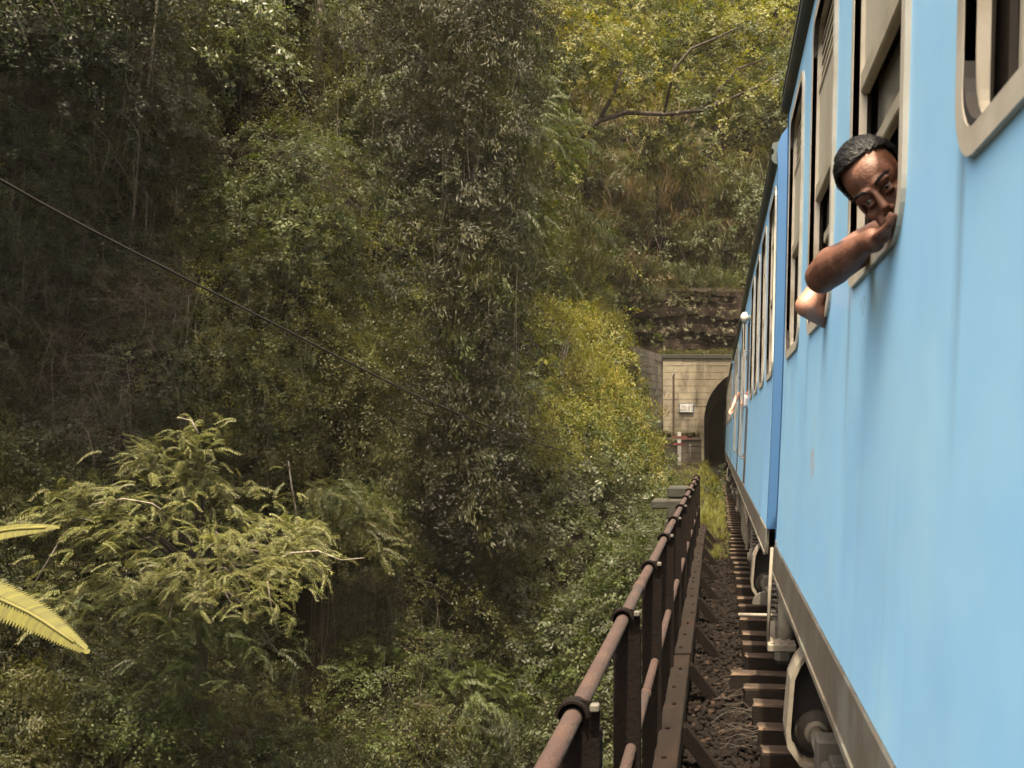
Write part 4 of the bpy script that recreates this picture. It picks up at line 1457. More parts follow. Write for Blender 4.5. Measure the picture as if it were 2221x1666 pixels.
# ledge over the portal
n = 420
X = rng.uniform(-2.6, 6, n); Y = rng.uniform(45.0, 48.5, n)
gr.put('grass', np.stack([X, Y, np.full(n, 5.55)], -1), np.tile((0, -.6, 1.), (n, 1)), rng.uniform(.4, .8, n), np.array(OLIVE)*rng.uniform(.8, 1.5, (n, 1)), upright=True)
n = 60
X = rng.uniform(-2.7, -.7, n)
gr.put('grass', np.stack([X, np.full(n, 42.4), np.full(n, 1.82)], -1), np.tile((0, -.6, 1.), (n, 1)), rng.uniform(.5, .9, n), np.array(OLIVE)*rng.uniform(.8, 1.5, (n, 1)), upright=True)
tag(gr.build('grass', M['grass']), kind='stuff')
ledge = MB().box(-2.7, 9, 45.3, 50.5, 5.2, 5.53).build('portal_ledge', M['hill']); tag(ledge, kind='structure')

# --- rock face over the portal, layered, with pale leaves growing in the cracks
def strata(x, z):
    zz = z + .10*math.sin(x*.9) + .06*math.sin(x*2.3+1)
    k = math.floor(zz/.34 + .35*math.sin(zz*2.1))
    r = random.Random(k*7919)
    d = r.uniform(-.22, .22) + .10*math.sin(x*r.uniform(.8, 2.5) + r.uniform(0, 6)) + .05*math.sin(x*r.uniform(4, 8) + k)
    c = math.floor(x/r.uniform(.7, 1.8) + r.random())
    return d + random.Random(c*31+k*977).uniform(-.08, .08)
nx, nz = 150, 74
vs = []
for j_ in range(nz+1):
    for i_ in range(nx+1):
        x = -5.0 + 10.5*i_/nx; z = 5.45 + 3.7*j_/nz
        edge = min(1, min(i_, nx-i_)/10, (nz-j_)/8 + .02)
        vs.append((x, 47.9 + (z-5.5)*.14 + strata(x, z) + (1-edge)*1.1, z))
fs = [(j_*(nx+1)+i_, j_*(nx+1)+i_+1, (j_+1)*(nx+1)+i_+1, (j_+1)*(nx+1)+i_) for j_ in range(nz) for i_ in range(nx)]
rko = MB().add([(a, b-48, c-5.5) for a, b, c in vs], fs).build('rock_face', M['rock'], None, (0, 48, 5.5), fix=False)
tag(rko, 'bare dark brown layered rock face above the tunnel portal', 'rock face')
ov = Leaves(19); ov.clear = False
for k in range(70):
    x = rng.uniform(-5.6, 5.5); top = rng.random() < .7
    z = rng.uniform(8.3, 9.6) if top else rng.uniform(5.6, 8.6)
    if not top: x = rng.choice([-1, 1])*rng.uniform(3.9, 5.2) - .2
    kd = 'grass' if rng.random() < .35 else ('narrow' if rng.random() < .5 else 'broad')
    bush(ov, np.array([x, 47.6 + (z-5.5)*.12 + rng.uniform(-.3, .5), z]), rng.uniform(.35, .85), np.array([0, -.9, .3]), kd, OLIVE if rng.random() < .5 else (GREEN if rng.random() < .7 else STRAW), 1.25, rng, dens=30)
tag(ov.build('overhanging_plants', M['leaf']), kind='stuff')
cl = Leaves(9); cl.clear = False
n = 150
px, py = rng.uniform(1385, 1590, n), np.r_[rng.normal(665, 14, n//2), rng.normal(722, 12, n - n//2)]
P = np.array([at(a, b, 47.75 + .1*rng.random()) for a, b in zip(px, py)])
cl.put('broad', P, np.tile((.1, -1, .2), (n, 1)) + rng.normal(0, .4, (n, 3)), rng.uniform(.35, .8, n), np.array((.12, .11, .07)))
tag(cl.build('rock_plants', M['leaf_gloss']), kind='stuff')

# ================================================================== TREES AND SHRUBS THAT STAND OUT
def limb(mb, pts, r0, r1, seg=7):
    n = len(pts)
    mb.tube(pts, [r0+(r1-r0)*i/(n-1) for i in range(n)], seg)
def bend(p, q, sag, k=6, jit=0.0, r=random):
    p, q = Vector(p), Vector(q)
    return [p.lerp(q, t/k) + Vector((r.uniform(-jit, jit), r.uniform(-jit, jit), sag*4*(t/k)*(1-t/k) + r.uniform(-jit, jit))) for t in range(k+1)]

def shrub(name, label, px, py, w, h, kind, col, sc, jump, seed, lumps=9, dens=30, m='leaf', cat='shrub', trunk=True):
    """a shrub rooted on the hill whose crown fills w by h pixels round that pixel"""
    c, n, Y = hill_at(px, py, jump)
    u = Y/F
    r = np.random.default_rng(seed)
    root = hill_at(px, py + h*.30, 0)[0] + Vector((0, .35, -.1))
    e = empty(name, root); tag(e, label, cat)
    L = Leaves(seed)
    ct = []
    for k in range(lumps):
        a = r.uniform(-1, 1); b = r.uniform(-1, 1)
        if a*a+b*b > 1: a *= .7; b *= .7
        p = np.array(at(px + a*w*.36, py + b*h*.36, Y + r.uniform(-.35, .5)*w*u*.5))
        rad = .5*math.sqrt(w*h)*u*r.uniform(.30, .48)
        ct.append(p)
        bush(L, p, rad, n, kind, np.array(col)*r.uniform(.85, 1.2), sc, r, dens=dens)
    L.build('crown', M[m], e, loc=tuple(root))
    if trunk:
        tb = MB()
        rr = random.Random(seed)
        for p in ct:
            q = Vector(p) - root
            limb(tb, bend((0, 0, -.2), q, .12*q.length, 5, .03, rr), .035*max(.6, w*u/2.5), .008, 6)
        tb.build('trunk', M['bark'], e)
    return e

# 1 the pale feathery tree low on the left
def feather_tree():
    Y = 14.6
    root = at(430, 1560, Y+1.2)
    e = empty('feathery_tree', root)
    tag(e, 'pale sunlit tree with long drooping feathery leaves, low on the left slope', 'tree')
    r = np.random.default_rng(3); rr = random.Random(3)
    L = Leaves(3); tb = MB()
    hubs = [(430, 960, -.3), (330, 1000, -.5), (195, 1085, -.9), (170, 1130, -1.0), (420, 1040, -.2), (520, 1080, .2), (590, 1150, .3), (480, 1165, -.8), (560, 1205, -1.0), (605, 1215, -.8),
            (290, 1180, -1.0), (450, 1260, -1.3), (540, 1285, -1.4), (600, 1270, -1.0), (360, 1260, -1.3), (210, 1135, -.8), (330, 1095, -.6), (600, 1420, -1.2), (660, 1165, .1), (300, 1320, -.9), (190, 1290, -.6), (420, 1340, -1.0), (520, 1360, -.9), (350, 1390, -.6), (430, 1405, -.9), (400, 1470, -.7), (470, 1450, -.7), (650, 1235, -.2)]
    fork = at(440, 1290, Y+.6) - root
    limb(tb, bend((0, 0, -.5), fork, 0, 6, .05, rr), .10, .07)
    for (px, py, dy) in hubs:
        p = at(px, py, Y+dy)
        q = p - root
        limb(tb, bend(fork, q, .35, 8, .03, rr), .032, .007, 6)
        n = int((58 if py < 1400 else 30)*r.uniform(.6, 1.2)); spr = r.uniform(.17, .33)
        up = Vector((0, 0, 1))
        side = np.array([(px-420)/400, -.6, .15])
        D = side + r.normal(0, .75, (n, 3))*np.array([1, .8, .5])
        Pp = np.array(p) + r.normal(0, spr, (n, 3))*np.array([1, 1, .7])
        L.put('pinnate', Pp, D, r.uniform(.24, .47, n), np.array(PALE if py < 1300 else GREEN)*r.uniform(.65, 1.15)*r.uniform(.8, 1.15, (n, 1)), cvar=.18, roll=.35)
    L.build('crown', M['leaf'], e, loc=tuple(root))
    tb.build('trunk', M['bark'], e)
    # bare pale branches arching out of the crown
    for pl in ([(70, 1275), (120, 1190), (160, 1120), (200, 1130)], [(630, 1200), (690, 1195), (740, 1215), (790, 1210)], [(200, 1095), (270, 1082), (330, 1092), (350, 1105)], [(580, 1260), (590, 1330), (605, 1370)], [(430, 940), (415, 912), (385, 905)]):
        pts = [at(x, y, Y-1.2) - root for x, y in pl]
        b = MB(); limb(b, pts, .014, .006, 5); b.build('branch', M['bark_pale'], e)
feather_tree()

# 2 the tall tree wrapped in creepers
def vine_tree():
    Y = 21.0
    root = at(1010, 1290, Y)
    e = empty('creeper_tree', root); tag(e, 'tall dark tree completely wrapped in hanging creepers, middle of the hillside', 'tree')
    r = np.random.default_rng(8); rr = random.Random(8)
    tb = MB()
    tops = [at(1015, 1000, Y), at(1005, 600, Y-.1), at(1010, 250, Y), at(1000, -120, Y+.2)]
    limb(tb, [Vector((0, .25, -1))] + [p-root+Vector((0, .25, 0)) for p in tops], .16, .12, 10)
    L = Leaves(8)
    path = [(1010, 1180, 130, .6), (1015, 1000, 120, 1), (1020, 850, 105, 1), (1010, 700, 95, 1), (1000, 560, 110, 1), (1000, 420, 140, 1), (985, 300, 180, 1.1), (985, 180, 210, 1.1), (985, 60, 235, 1.1), (985, -60, 250, 1.1)]
    for q in range(235):
        t = r.random()
        py = -90 + 1270*t
        w = np.interp(py, [-90, 60, 300, 480, 700, 900, 1180], [235, 215, 165, 120, 92, 98, 130])
        px = np.interp(py, [-90, 300, 600, 1180], [985, 990, 1006, 1012]) + w*.8*r.uniform(-1, 1)
        rad = r.uniform(.38, .72)
        c = np.array(at(px, py, Y - .5 - 1.0*r.random()*(1-abs(px-1000)/260)))
        u = r.random()
        bush(L, c, rad, np.array([.35, -.85, .1]), 'small' if u < .6 else 'narrow', np.array((.020, .0195, .0035) if u < .6 else OLIVE)*r.uniform(.4, .85), 1.05, r, dens=54, flat=1.5)
    for (px, py, c_) in ((1060, 650, GREEN), (1000, 760, GREEN), (1040, 900, OLIVE), (960, 880, OLIVE), (1075, 1010, GREEN), (900, 520, OLIVE)):
        p = np.array(at(px, py, Y-1.1))
        bush(L, p, .55, np.array([.4, -.8, .3]), 'narrow', c_, 1.0, r, dens=60)
    L.build('crown', M['leaf'], e, loc=tuple(root)); tb.build('trunk', M['bark'], e)
    v = MB()
    for k in range(26):
        t = rr.random()
        px, py = rr.uniform(900, 1130), rr.uniform(20, 760)
        vine(v, at(px, py, Y-1.2-.5*rr.random()) - root, rr.uniform(.7, 2.6), rr, rr.uniform(.02, .2), rr.uniform(.004, .008))
    o = v.build('creepers', M['vine'], e, fix=False); o['kind'] = 'stuff'
vine_tree()

# 3 tree over the tunnel with the long bare limb
def limb_tree():
    Y = 37.0
    root = at(1150, 430, Y+1.0)
    e = empty('leaning_tree', root); tag(e, 'sunlit tree with a long dark bare limb reaching over towards the train', 'tree')
    r = np.random.default_rng(12); rr = random.Random(12)
    P = lambda px, py, dy=0: at(px, py, Y+dy-(1.35 if px > 1200 else .6)) - root
    tb = MB()
    limb(tb, [P(1150, 445, .3), P(1185, 375), P(1240, 315), P(1300, 262), P(1360, 244), P(1440, 248), P(1520, 240), P(1590, 212), P(1650, 185), P(1730, 140)], .12, .045, 8)
    limb(tb, [P(1300, 262), P(1330, 205, -.3), P(1350, 150, -.4)], .09, .04)
    limb(tb, [P(1440, 248), P(1462, 150, -.5), P(1500, 105, -.6), P(1560, 80, -.6), P(1600, 60, -.6)], .06, .025)
    limb(tb, [P(1520, 240), P(1600, 150, .3), P(1680, 120, .3)], .07, .03)
    tb.build('trunk', M['bark'], e)
    L = Leaves(12)
    for k in range(150):
        px, py = rr.uniform(1165, 1720), rr.uniform(-70, 330)
        if py > 230 and px > 1300: py -= 90
        c = YELLOW if rr.random() < .5 else (GOLD if rr.random() < .25 else GREEN)
        bush(L, np.array(at(px, py, Y + rr.uniform(-2, 2.2))), rr.uniform(.5, 1.15), np.array([-.1, -.5, .6]), 'broad' if rr.random() < .8 else 'small', c, 1.35, r, dens=24, flat=.6)
    for (px, py) in ((1190, 150), (1230, 230), (1180, 300), (1290, 300), (1370, 290), (1430, 300), (1550, 290), (1620, 260), (1480, 320)):
        bush(L, np.array(at(px, py, Y-.5)), .7, np.array([-.1, -.5, .6]), 'broad', GREEN, 1.3, r, dens=22, flat=.5)
    L.build('crown', M['leaf'], e, loc=tuple(root))
limb_tree()

# 4 broad-leaved tree top left of the dark hollow
shrub('broadleaf_tree', 'broad leaved tree with sunlit outer leaves left of the dark rocky hollow, near the top', 500, 95, 260, 260, 'broad', (.058, .068, .022), 1.15, 2.6, 41, 16, 34, 'leaf_gloss', 'tree')
shrub('grey_shrub', 'grey green glossy leaved shrub left of the far end of the railing', 1270, 1085, 300, 190, 'broad', GREY, 1.0, 1.2, 42, 13, 34, 'leaf_gloss')
shrub('low_shrub', 'dark green shrub low behind the nearest railing posts', 1190, 1420, 260, 230, 'broad', GREEN, .95, 1.0, 43, 12, 30, 'leaf_gloss')
shrub('yellow_shrub', 'bright yellow green shrub left of the rock face', 1210, 740, 190, 230, 'small', GOLD, 1.15, 1.4, 44, 11, 34)
shrub('golden_shrub', 'golden leaved shrub on the slope beside the tunnel wing wall', 1330, 900, 150, 170, 'small', (.12, .098, .016), 1.2, 1.0, 45, 9, 30)
shrub('bamboo_clump', 'feathery bamboo clump right of the creeper wrapped tree', 870, 1010, 250, 200, 'narrow', (.05, .053, .014), 1.15, 1.4, 46, 12, 40, cat='bamboo')
shrub('white_flowered_shrub', 'shrub with pale silvery leaf tips beside the sloping cable', 775, 715, 110, 120, 'small', (.12, .115, .075), 1.0, 1.5, 47, 6, 40)
shrub('bottom_shrub', 'small leaved shrub at the very bottom, right of the dark ravine hollow', 930, 1600, 260, 140, 'small', OLIVE, 1.0, 1.2, 48, 10, 32)
shrub('round_leaf_creeper', 'low leafy creeper mound at the bottom left below the feathery tree', 330, 1590, 420, 200, 'small', GREEN, 1.0, 1.6, 49, 14, 30)
shrub('corner_shrub', 'dark shrub at the bottom left corner below the yellow fronds', 90, 1520, 230, 220, 'narrow', OLIVE, .9, 1.4, 50, 10, 34)
shrub('mid_shrub', 'leafy green shrub above the middle of the cable', 610, 540, 260, 180, 'broad', (.045, .052, .013), 1.0, 1.6, 51, 12, 32)
shrub('sapling_shrub', 'yellowish shrub under the cable to the left of the creeper wrapped tree', 860, 640, 170, 170, 'small', YELLOW, 1.05, 1.4, 52, 9, 34)

# tree added to shade the left slope, crown unseen, lowest boughs hanging into view
def added_shade_tree():
    root = hill_at(40, 420)[0] + Vector((-1.2, .6, 0))
    e = empty('canopy_tree', root); tag(e, 'dark spreading tree whose drooping boughs hang in at the top left corner', 'tree')
    r = np.random.default_rng(61); rr = random.Random(61)
    L = Leaves(61); tb = MB()
    top = Vector((-12.0, 14.2, 13.2)) - root
    limb(tb, bend((0, 0, -.5), top, .8, 9, .08, rr), .30, .14, 9)
    for k in range(96):
        c = np.array([rr.uniform(-14.5, -7.6), rr.uniform(11.6, 17.6), 13.6 + rr.uniform(-1.3, 1.3)])
        bush(L, c, rr.uniform(.7, 1.25), np.array([.2, -.3, .6]), 'broad', np.array(DEEP)*1.2, 1.7, r, dens=26, flat=.6)
        if k % 4 == 0: limb(tb, bend(top*.9, Vector(c) - root, .4, 5, .05, rr), .06, .015, 5)
    for (px, py, Y) in ((20, 20, 13.6), (90, -20, 14.0), (180, 15, 14.6), (260, -30, 15.2), (60, 90, 13.8), (330, 10, 15.8), (140, 70, 14.4)):
        c = np.array(at(px, py, Y-1.4))
        bush(L, c, .62, np.array([.4, -.7, .1]), 'small', DEEP, 1.0, r, dens=40, flat=.8)
        limb(tb, bend(top*.8, Vector(c) - root, .5, 6, .05, rr), .05, .012, 5)
    L.build('crown', M['leaf'], e, loc=tuple(root)); tb.build('trunk', M['bark'], e)
added_shade_tree()

# slim bare trunks
def slim_trunk(name, label, pl, Y, r0, r1, m):
    pts = [at(x, y, Y) for x, y in pl]
    root = pts[0]
    e = empty(name, root); tag(e, label, 'tree')
    tb = MB(); limb(tb, [p-root for p in pts], r0, r1, 8); tb.build('trunk', m, e)
    return e
for nm, lb, pl, jump, r0, r1, mm in (
    ('pale_tree', 'slim pale mottled trunk leaning among dark foliage, upper left', [(285, 420), (312, 250), (330, 120), (345, -40)], .35, .03, .022, 'bark_pale'),
    ('sapling', 'thin bare pale sapling standing over the dark hollow in the ravine', [(652, 1190), (642, 1110), (632, 1050), (625, 1000)], 1.6, .028, .012, 'bark_pale'),
    ('crooked_tree', 'crooked pale trunk at the top, right of the creeper wrapped tree', [(1095, 150), (1120, 60), (1135, 0), (1140, -60)], .9, .05, .04, 'bark'),
    ('bent_tree', 'dark leaning trunk at the top, left of the sunlit yellow trees', [(1160, 260), (1185, 150), (1220, 40), (1240, -60)], 2.2, .16, .13, 'bark'),
    ('vine_hung_tree', 'dark upright trunk hung with vines at the top of the rocky hollow', [(700, 330), (690, 150), (695, -60)], .1, .16, .12, 'bark')):
    _, _, Yh = hill_at(*pl[len(pl)//2], 0)
    slim_trunk(nm, lb, pl, Yh-jump, r0, r1, M[mm])

# the tree fern whose fronds reach in from the left
fe = empty('tree_fern', at(-420, 1500, 4.3)); tag(fe, 'yellow green fern fronds reaching in from the left edge, close to the camera', 'fern')
fo = Vector(fe.location)
MB().tube([(0, 0, -9.5), (.05, .05, -5), (0, 0, -.05)], [.16, .11, .09], 10).build('trunk', M['bark'], fe)
def frond(pl, w, name='frond'):
    pts = [at(x, y, Y) - fo for x, y, Y in pl]
    # smooth the rachis
    P = np.array([tuple(p) for p in pts]); t = np.linspace(0, 1, len(P)); tt = np.linspace(0, 1, 90)
    C = np.stack([np.interp(tt, t, P[:, k]) for k in range(3)], -1)
    for _ in range(30): C[1:-1] = .25*C[:-2] + .5*C[1:-1] + .25*C[2:]
    V = []
    d = np.gradient(C, axis=0); d /= np.linalg.norm(d, axis=1, keepdims=True)
    up = np.array([.15, -.75, .65])
    for i in range(4, 90):
        sd = np.cross(d[i], up); sd /= np.linalg.norm(sd)
        ln = w*math.sin(math.pi*min(1, (1-i/90)*.62+.02))**.8 if i < 88 else w*.1
        for sg in (-1, 1):
            V += quad_leaf(C[i], sd*sg + d[i]*.45 + np.array([0, 0, -.25]), up, ln, .020)
    V = np.array(V)
    tint = np.random.default_rng(len(V)).normal(1, .12, (len(V)//4, 1)).clip(.6, 1.4)*np.array((.075, .070, .004))
    f = np_mesh(name, V, np.arange(len(V)).reshape(-1, 4), M['fern'], fe, tint=tint)
    MB().tube([tuple(c) for c in C[::6]], .006, 5).build('rachis', M['fern_stem'], f)
frond([(-420, 1490, 4.3), (-260, 1260, 4.1), (-120, 1180, 3.9), (20, 1148, 3.7), (124, 1143, 3.6)], .07)
frond([(-420, 1490, 4.3), (-250, 1270, 3.9), (-80, 1265, 3.7), (70, 1330, 3.6), (188, 1412, 3.5)], .11)
frond([(-420, 1490, 4.3), (-520, 1200, 4.6), (-700, 1100, 5.0), (-850, 1180, 5.3)], .13)
frond([(-420, 1490, 4.3), (-420, 1250, 5.0), (-380, 1180, 6.0), (-330, 1250, 6.6)], .13)
frond([(-420, 1490, 4.3), (-560, 1480, 3.6), (-700, 1600, 3.2)], .13)

# ================================================================== PEOPLE
def fused(name, parts, m, parent, voxel=.005, smooth=4, loc=None):
    """closed shapes grown together into one continuous skin"""
    mb = MB()
    for fn in parts: fn(mb)
    o = mb.build(name, m, fix=False)
    md = o.modifiers.new('fuse', 'REMESH'); md.mode = 'VOXEL'; md.voxel_size = voxel; md.use_smooth_shade = True
    sm = o.modifiers.new('soft', 'SMOOTH'); sm.factor = .5; sm.iterations = smooth
    dg = bpy.context.evaluated_depsgraph_get(); dg.update()
    me = bpy.data.meshes.new_from_object(o.evaluated_get(dg))
    me.name = name
    old = o.data
    bpy.data.objects.remove(o); bpy.data.meshes.remove(old)
    if not me.materials: me.materials.append(m)
    me.polygons.foreach_set('use_smooth', np.ones(len(me.polygons), bool))
    return link_mesh(name, me, parent, loc)

def head_parts(Mh):
    """head looking along -Y in its own frame, placed by the matrix Mh"""
    R3 = Mh.to_3x3()
    P = lambda *c: Mh @ Vector(c)
    def E(c, r, rot=None): return lambda mb: mb.ell(P(*c), r, R3 @ rot if rot is not None else R3, 20, 14)
    def T(pts, rad): return lambda mb: mb.tube([P(*p) for p in pts], rad, 10)
    out = [E((0, .022, .045), (.073, .094, .083)), E((0, -.030, .035), (.064, .056, .066)), E((0, -.022, -.045), (.060, .058, .070)), E((0, -.060, -.106), (.030, .026, .021)),
           E((0, -.035, -.095), (.046, .042, .026))]
    for s in (-1, 1):
        out += [E((s*.043, -.005, -.072), (.020, .042, .030)), E((s*.040, -.060, -.034), (.023, .019, .017)), E((s*.029, -.084, .021), (.027, .011, .0095), Matrix.Rotation(s*.18, 3, 'Y')),
                E((s*.011, -.100, -.046), (.0098, .013, .0085)), E((s*.070, .014, -.012), (.008, .018, .028)), E((s*.030, -.0790, .0085), (.0170, .011, .0062)), E((s*.030, -.0775, -.0110), (.0160, .010, .0062)),
                E((s*.033, -.070, -.070), (.016, .018, .022))]
    out += [T([(0, -.082, .014), (0, -.097, -.012), (0, -.113, -.040)], [.009, .0095, .0125]), E((0, -.080, -.068), (.028, .018, .020)),
            E((0, -.0975, -.0665), (.023, .0075, .0052)), E((0, -.0955, -.0775), (.019, .0085, .0065))]
    return out

def face_bits(Mh, parent, hair_seed=1):
    R3 = Mh.to_3x3()
    P = lambda *c: Mh @ Vector(c)
    for s in (-1, 1):
        o = MB().ell(P(s*.030, -.0735, -.001), (.0115, .0115, .0115), R3, 18, 12).build('eye', M['eye'], parent)
        MB().ell(P(s*.030 - .001, -.0830, -.0005), (.0058, .0032, .0058), R3, 14, 8).build('iris', M['iris'], o)
        b = MB()
        rb_ = random.Random(5+s)
        for k in range(60):
            t = k/59
            x = s*(.012 + .040*t); z = .0245 + .006*math.sin(t*2.4) - .004*t + rb_.uniform(-.0022, .0022)
            y = -.0955 + .018*t*t + rb_.uniform(-.001, .0)
            b.tube([P(x, y, z-.002), P(x + s*.006, y-.0012, z + rb_.uniform(.0, .004)), P(x + s*.011, y+.001, z + rb_.uniform(-.001, .003))], [.0011, .0010, .0004], 4)
        b.build('eyebrow', M['hair'], parent, fix=False)
    m = MB().ell(P(0, -.1035, -.0675), (.020, .0035, .0035), R3, 16, 8); m.ell(P(0, -.1025, -.0775), (.017, .0040, .0045), R3, 16, 8)
    m.build('lips', M['lip'], parent)
    # hair: close cap plus combed locks
    h = MB()
    vs, fs = [], []
    nu, nv = 56, 30
    rh = random.Random(hair_seed)
    c0 = Vector((0, .020, .045))
    keep = {}
    for j in range(nv+1):
        th = math.pi*j/nv*.80
        for i in range(nu):
            ph = 2*math.pi*i/nu
            d = Vector((math.sin(th)*math.cos(ph), math.sin(th)*math.sin(ph), math.cos(th)))
            front = max(0, -d.y)
            line = .20 + .08*abs(d.x)                 # receding hairline
            low = d.z < -.42 and d.y < .2 or (d.y < -.10 and d.z < .1)
            if (front > .12 and d.z < line + .55*(front-.12)) or low: continue
            rad = 1.055 + .02*abs(d.x) + .012*math.sin(ph*3 + th*4)
            p = c0 + Vector((d.x*.075, d.y*.096, d.z*.084))*rad
            keep[(j, i)] = len(vs); vs.append(P(*p))
    for j in range(nv):
        for i in range(nu):
            k = [(j, i), (j+1, i), (j+1, (i+1) % nu), (j, (i+1) % nu)]
            if all(q in keep for q in k): fs.append(tuple(keep[q] for q in k))
    h.add(vs, fs, True)
    keys = list(keep.keys())
    A = Vector((.0775, .0985, .0875))
    for n in range(7000):
        j, i = rh.choice(keys)
        th = math.pi*j/nv*.80; ph = 2*math.pi*(i+rh.random())/nu
        d = Vector((math.sin(th)*math.cos(ph), math.sin(th)*math.sin(ph), math.cos(th)))
        wave = .12*math.sin(ph*2.3+1)
        L = rh.uniform(.035, .075); up_ = rh.uniform(.0, .007) if n % 5 else rh.uniform(.004, .010)
        pts = []
        for t in range(5):
            k = 1.045 + .02*abs(d.x) + (up_/.09)*math.sin(math.pi*min(1, t/4*.9+.08))
            pts.append(P(*(c0 + Vector((d.x*A.x, d.y*A.y, d.z*A.z))*k)))
            comb = Vector((-.55 + wave*.5, .8, -.1 - .25*abs(d.x))) + Vector((rh.gauss(0, .2), rh.gauss(0, .2), rh.gauss(0, .2)))
            comb = comb - d*comb.dot(d)
            d = (d + comb.normalized()*L*2.6).normalized()
        h.tube(pts, [.0007, .0008, .0007, .0005, .0002], 3, cap=False)
    h.build('hair', M['hair'], parent, fix=False)

def finger(pts, r): return lambda mb: mb.tube(pts, [r*1.05, r, r*.95, r*.8][:len(pts)], 10)
def cap(p, r): return lambda mb: mb.ell(p, (r, r, r), None, 12, 8)
def taper(pts, rad):
    def f(mb):
        mb.tube(pts, rad, 16)
        mb.ell(pts[0], (rad[0],)*3, None, 16, 10); mb.ell(pts[-1], (rad[-1],)*3, None, 16, 10)
    return f

# ---- the man leaning out of the nearest carriage
man = empty('person', (.62, 2.78, 1.70))
tag(man, 'man with dark hair leaning out of the train window, chin resting on his hand', 'person')
mo = Vector(man.location)
W = lambda px, py, Y: at(px, py, Y) - mo
Rh = Matrix.Rotation(R(-43), 4, 'Y') @ Matrix.Rotation(R(9), 4, 'X') @ Matrix.Rotation(R(-27), 4, 'Z')
hc = W(1903, 421, 2.40) - Rh @ Vector((0, -.076, 0))
Mh = Matrix.Translation(hc) @ Rh @ Matrix.Scale(.95, 4)
elbow = W(1782, 600, 2.60)
wrist = W(1872, 530, 2.43)
palm = W(1908, 516, 2.375)
sh_ = Vector((.10, .14, .80)); sh2 = Vector((.48, .20, .72))
e2 = Vector((.50, -.05, .52))
neck0 = Mh @ Vector((0, .045, -.07))
parts = head_parts(Mh)
parts += [taper([neck0, neck0.lerp(Vector((.27, .17, .76)), .5), Vector((.28, .18, .76))], [.052, .054, .066]),
          lambda mb: mb.ell((.29, .19, .46), (.19, .11, .32), None, 24, 16), lambda mb: mb.ell((.29, .17, .70), (.20, .085, .07), None, 24, 12),
          lambda mb: mb.ell((.29, .19, .16), (.16, .12, .16), None, 20, 12),
          taper([sh_, Vector((-.14, .02, .765)), Vector((-.24, -.06, .70)), elbow], [.058, .050, .048, .044]),
          taper([elbow, elbow.lerp(wrist, .30) + Vector((0, 0, .004)), elbow.lerp(wrist, .65), wrist], [.043, .0505, .040, .0275]),
          taper([sh2, e2, Vector((.36, -.12, .46))], [.055, .045, .032]),
          taper([wrist, wrist.lerp(palm, .6)], [.027, .030])]
# hand: palm, four curled fingers of unequal length, thumb from the side
ax = (palm - wrist).normalized(); sd = Vector((0, -1, 0)); nm_ = ax.cross(sd).normalized()
if nm_.z < 0: nm_ = -nm_
Mp = Matrix((ax, sd, nm_)).transposed()
parts.append(lambda mb: mb.ell(palm, (.046, .036, .019), Mp, 18, 12))
for k, ln in enumerate((.070, .078, .074, .060)):
    b = palm + ax*.030 + sd*(.027 - .018*k)
    d1 = (ax*.75 + nm_*.65).normalized(); d2 = (nm_*.75 - ax*.25 - sd*.2).normalized(); d3 = (-ax*.7 - nm_*.45).normalized()
    p1 = b + d1*ln*.42; p2 = p1 + d2*ln*.30; p3 = p2 + d3*ln*.24
    parts.append(finger([b - ax*.02, p1, p2, p3], .0085)); parts.append(cap(p3, .0072))
tb_ = palm - ax*.012 + sd*.032
parts.append(finger([tb_ - ax*.012, tb_ + (sd*.6+ax*.4+nm_*.25)*.026, tb_ + (sd*.35+ax*.9+nm_*.35)*.050, tb_ + (sd*.1+ax*1.1+nm_*.55)*.062], .0098))
fused('body', parts, M['skin'], man, .0042, 3)
face_bits(Mh, man)
fused('shirt', [lambda mb: mb.ell((.29, .19, .46), (.20, .12, .33), None, 24, 16), lambda mb: mb.ell((.29, .17, .695), (.215, .095, .072), None, 24, 12), lambda mb: mb.ell((.29, .19, .15), (.172, .132, .17), None, 20, 12),
                taper([sh_ + Vector((.01, 0, 0)), Vector((-.06, .07, .785))], [.070, .062]), taper([sh2, sh2.lerp(e2, .6)], [.066, .058])], M['shirt'], man, .012, 5)

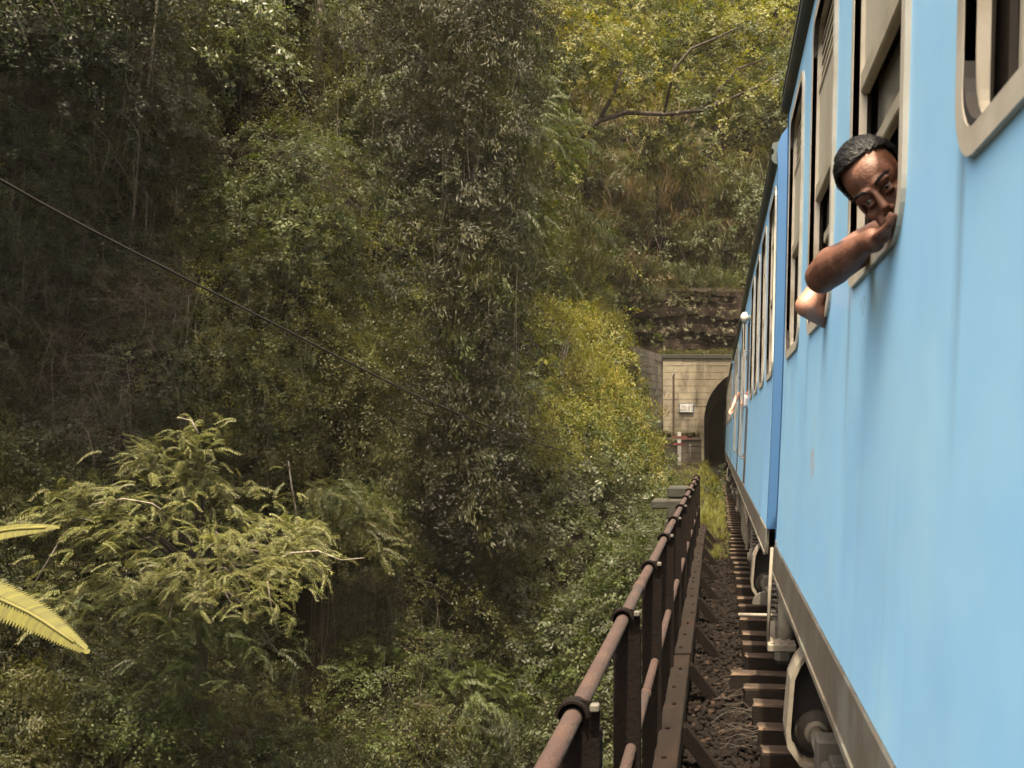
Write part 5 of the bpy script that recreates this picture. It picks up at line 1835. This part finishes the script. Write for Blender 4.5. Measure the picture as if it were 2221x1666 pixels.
# ---- others: an elbow on the next sill, a white sleeve and a waving arm farther on
def rider(label, org, elbow_, hand_, sleeve, shoulder, group=None, skin='skin_pale'):
    p = empty('person', org); tag(p, label, 'person', group)
    o = Vector(org)
    E, H = Vector(elbow_)-o, Vector(hand_)-o
    S = Vector(shoulder)-o
    c = Vector((S.x+.20, S.y+.05, S.z-.28))
    Hm = Matrix.Translation(Vector((S.x+.20, S.y, S.z+.30)))
    ax = (H-E).normalized()
    pr = head_parts(Hm) + [taper([Hm @ Vector((0, .03, -.08)), Vector((S.x+.2, S.y+.05, S.z+.03))], [.05, .06]), lambda mb: mb.ell(c, (.18, .11, .32), None, 20, 14), lambda mb: mb.ell((S.x+.2, S.y+.05, S.z-.02), (.19, .085, .07), None, 20, 12),
          taper([S, S.lerp(E, .5), E], [.056, .050, .043]), taper([E, E.lerp(H, .3), E.lerp(H, .7), H], [.043, .049, .037, .027])]
    sdv = ax.cross(Vector((0, 1, .2))).normalized()
    hp = H + ax*.05
    pr.append(lambda mb: mb.ell(hp, (.042, .024, .036), None, 14, 10))
    for k in range(4):
        b = hp + ax*.03 + sdv*(.026-.017*k)
        ln = (.066, .074, .070, .056)[k]
        pr.append(finger([b, b+ax*ln*.5, b+ax*ln*.8 + Vector((0, -.012, -.006)), b+ax*ln*.9 + Vector((0, -.028, -.012))], .009))
    pr.append(finger([hp + sdv*.02, hp + sdv*.045 + ax*.02, hp + sdv*.052 + ax*.045], .0095))
    fused('body', pr, M[skin], p, .0065, 3)
    sl = [lambda mb: mb.ell(c, (.192, .122, .33), None, 20, 14), lambda mb: mb.ell((S.x+.2, S.y+.05, S.z-.02), (.205, .096, .075), None, 20, 12), taper([S, S.lerp(E, .45)], [.068, .062])]
    if sleeve: sl.append(taper([S.lerp(E, .4), E, E.lerp(H, .3)], [.062, .060, .058]))
    fused('shirt', sl, M['shirt_white' if sleeve else 'shirt'], p, .012, 4)
    face_bits(Hm, p, 4)
    return p
rider('person with a bare elbow poking out over the second window sill', (.75, 4.2, 1.7), at(1748, 664, 3.82), (.62, 3.95, 2.72), False, (.62, 4.12, 2.30))
rider('person in a white sleeve leaning an elbow from the carriage door', (.72, 14.1, 1.6), at(1612, 877, 14.0), (.52, 14.0, 2.62), True, (.58, 14.1, 2.35))
rider('person with a bare arm held out from a farther carriage door', (.75, 19.3, 1.6), at(1594, 862, 19.1) + Vector((.06, 0, .05)), at(1588, 885, 18.9), False, (.52, 19.2, 2.72))

# thin haze in the gorge
hz = MB().box(-62, 62, -41, 110, -10.8, 36).build('haze', M['haze'])
tag(hz, kind='stuff')
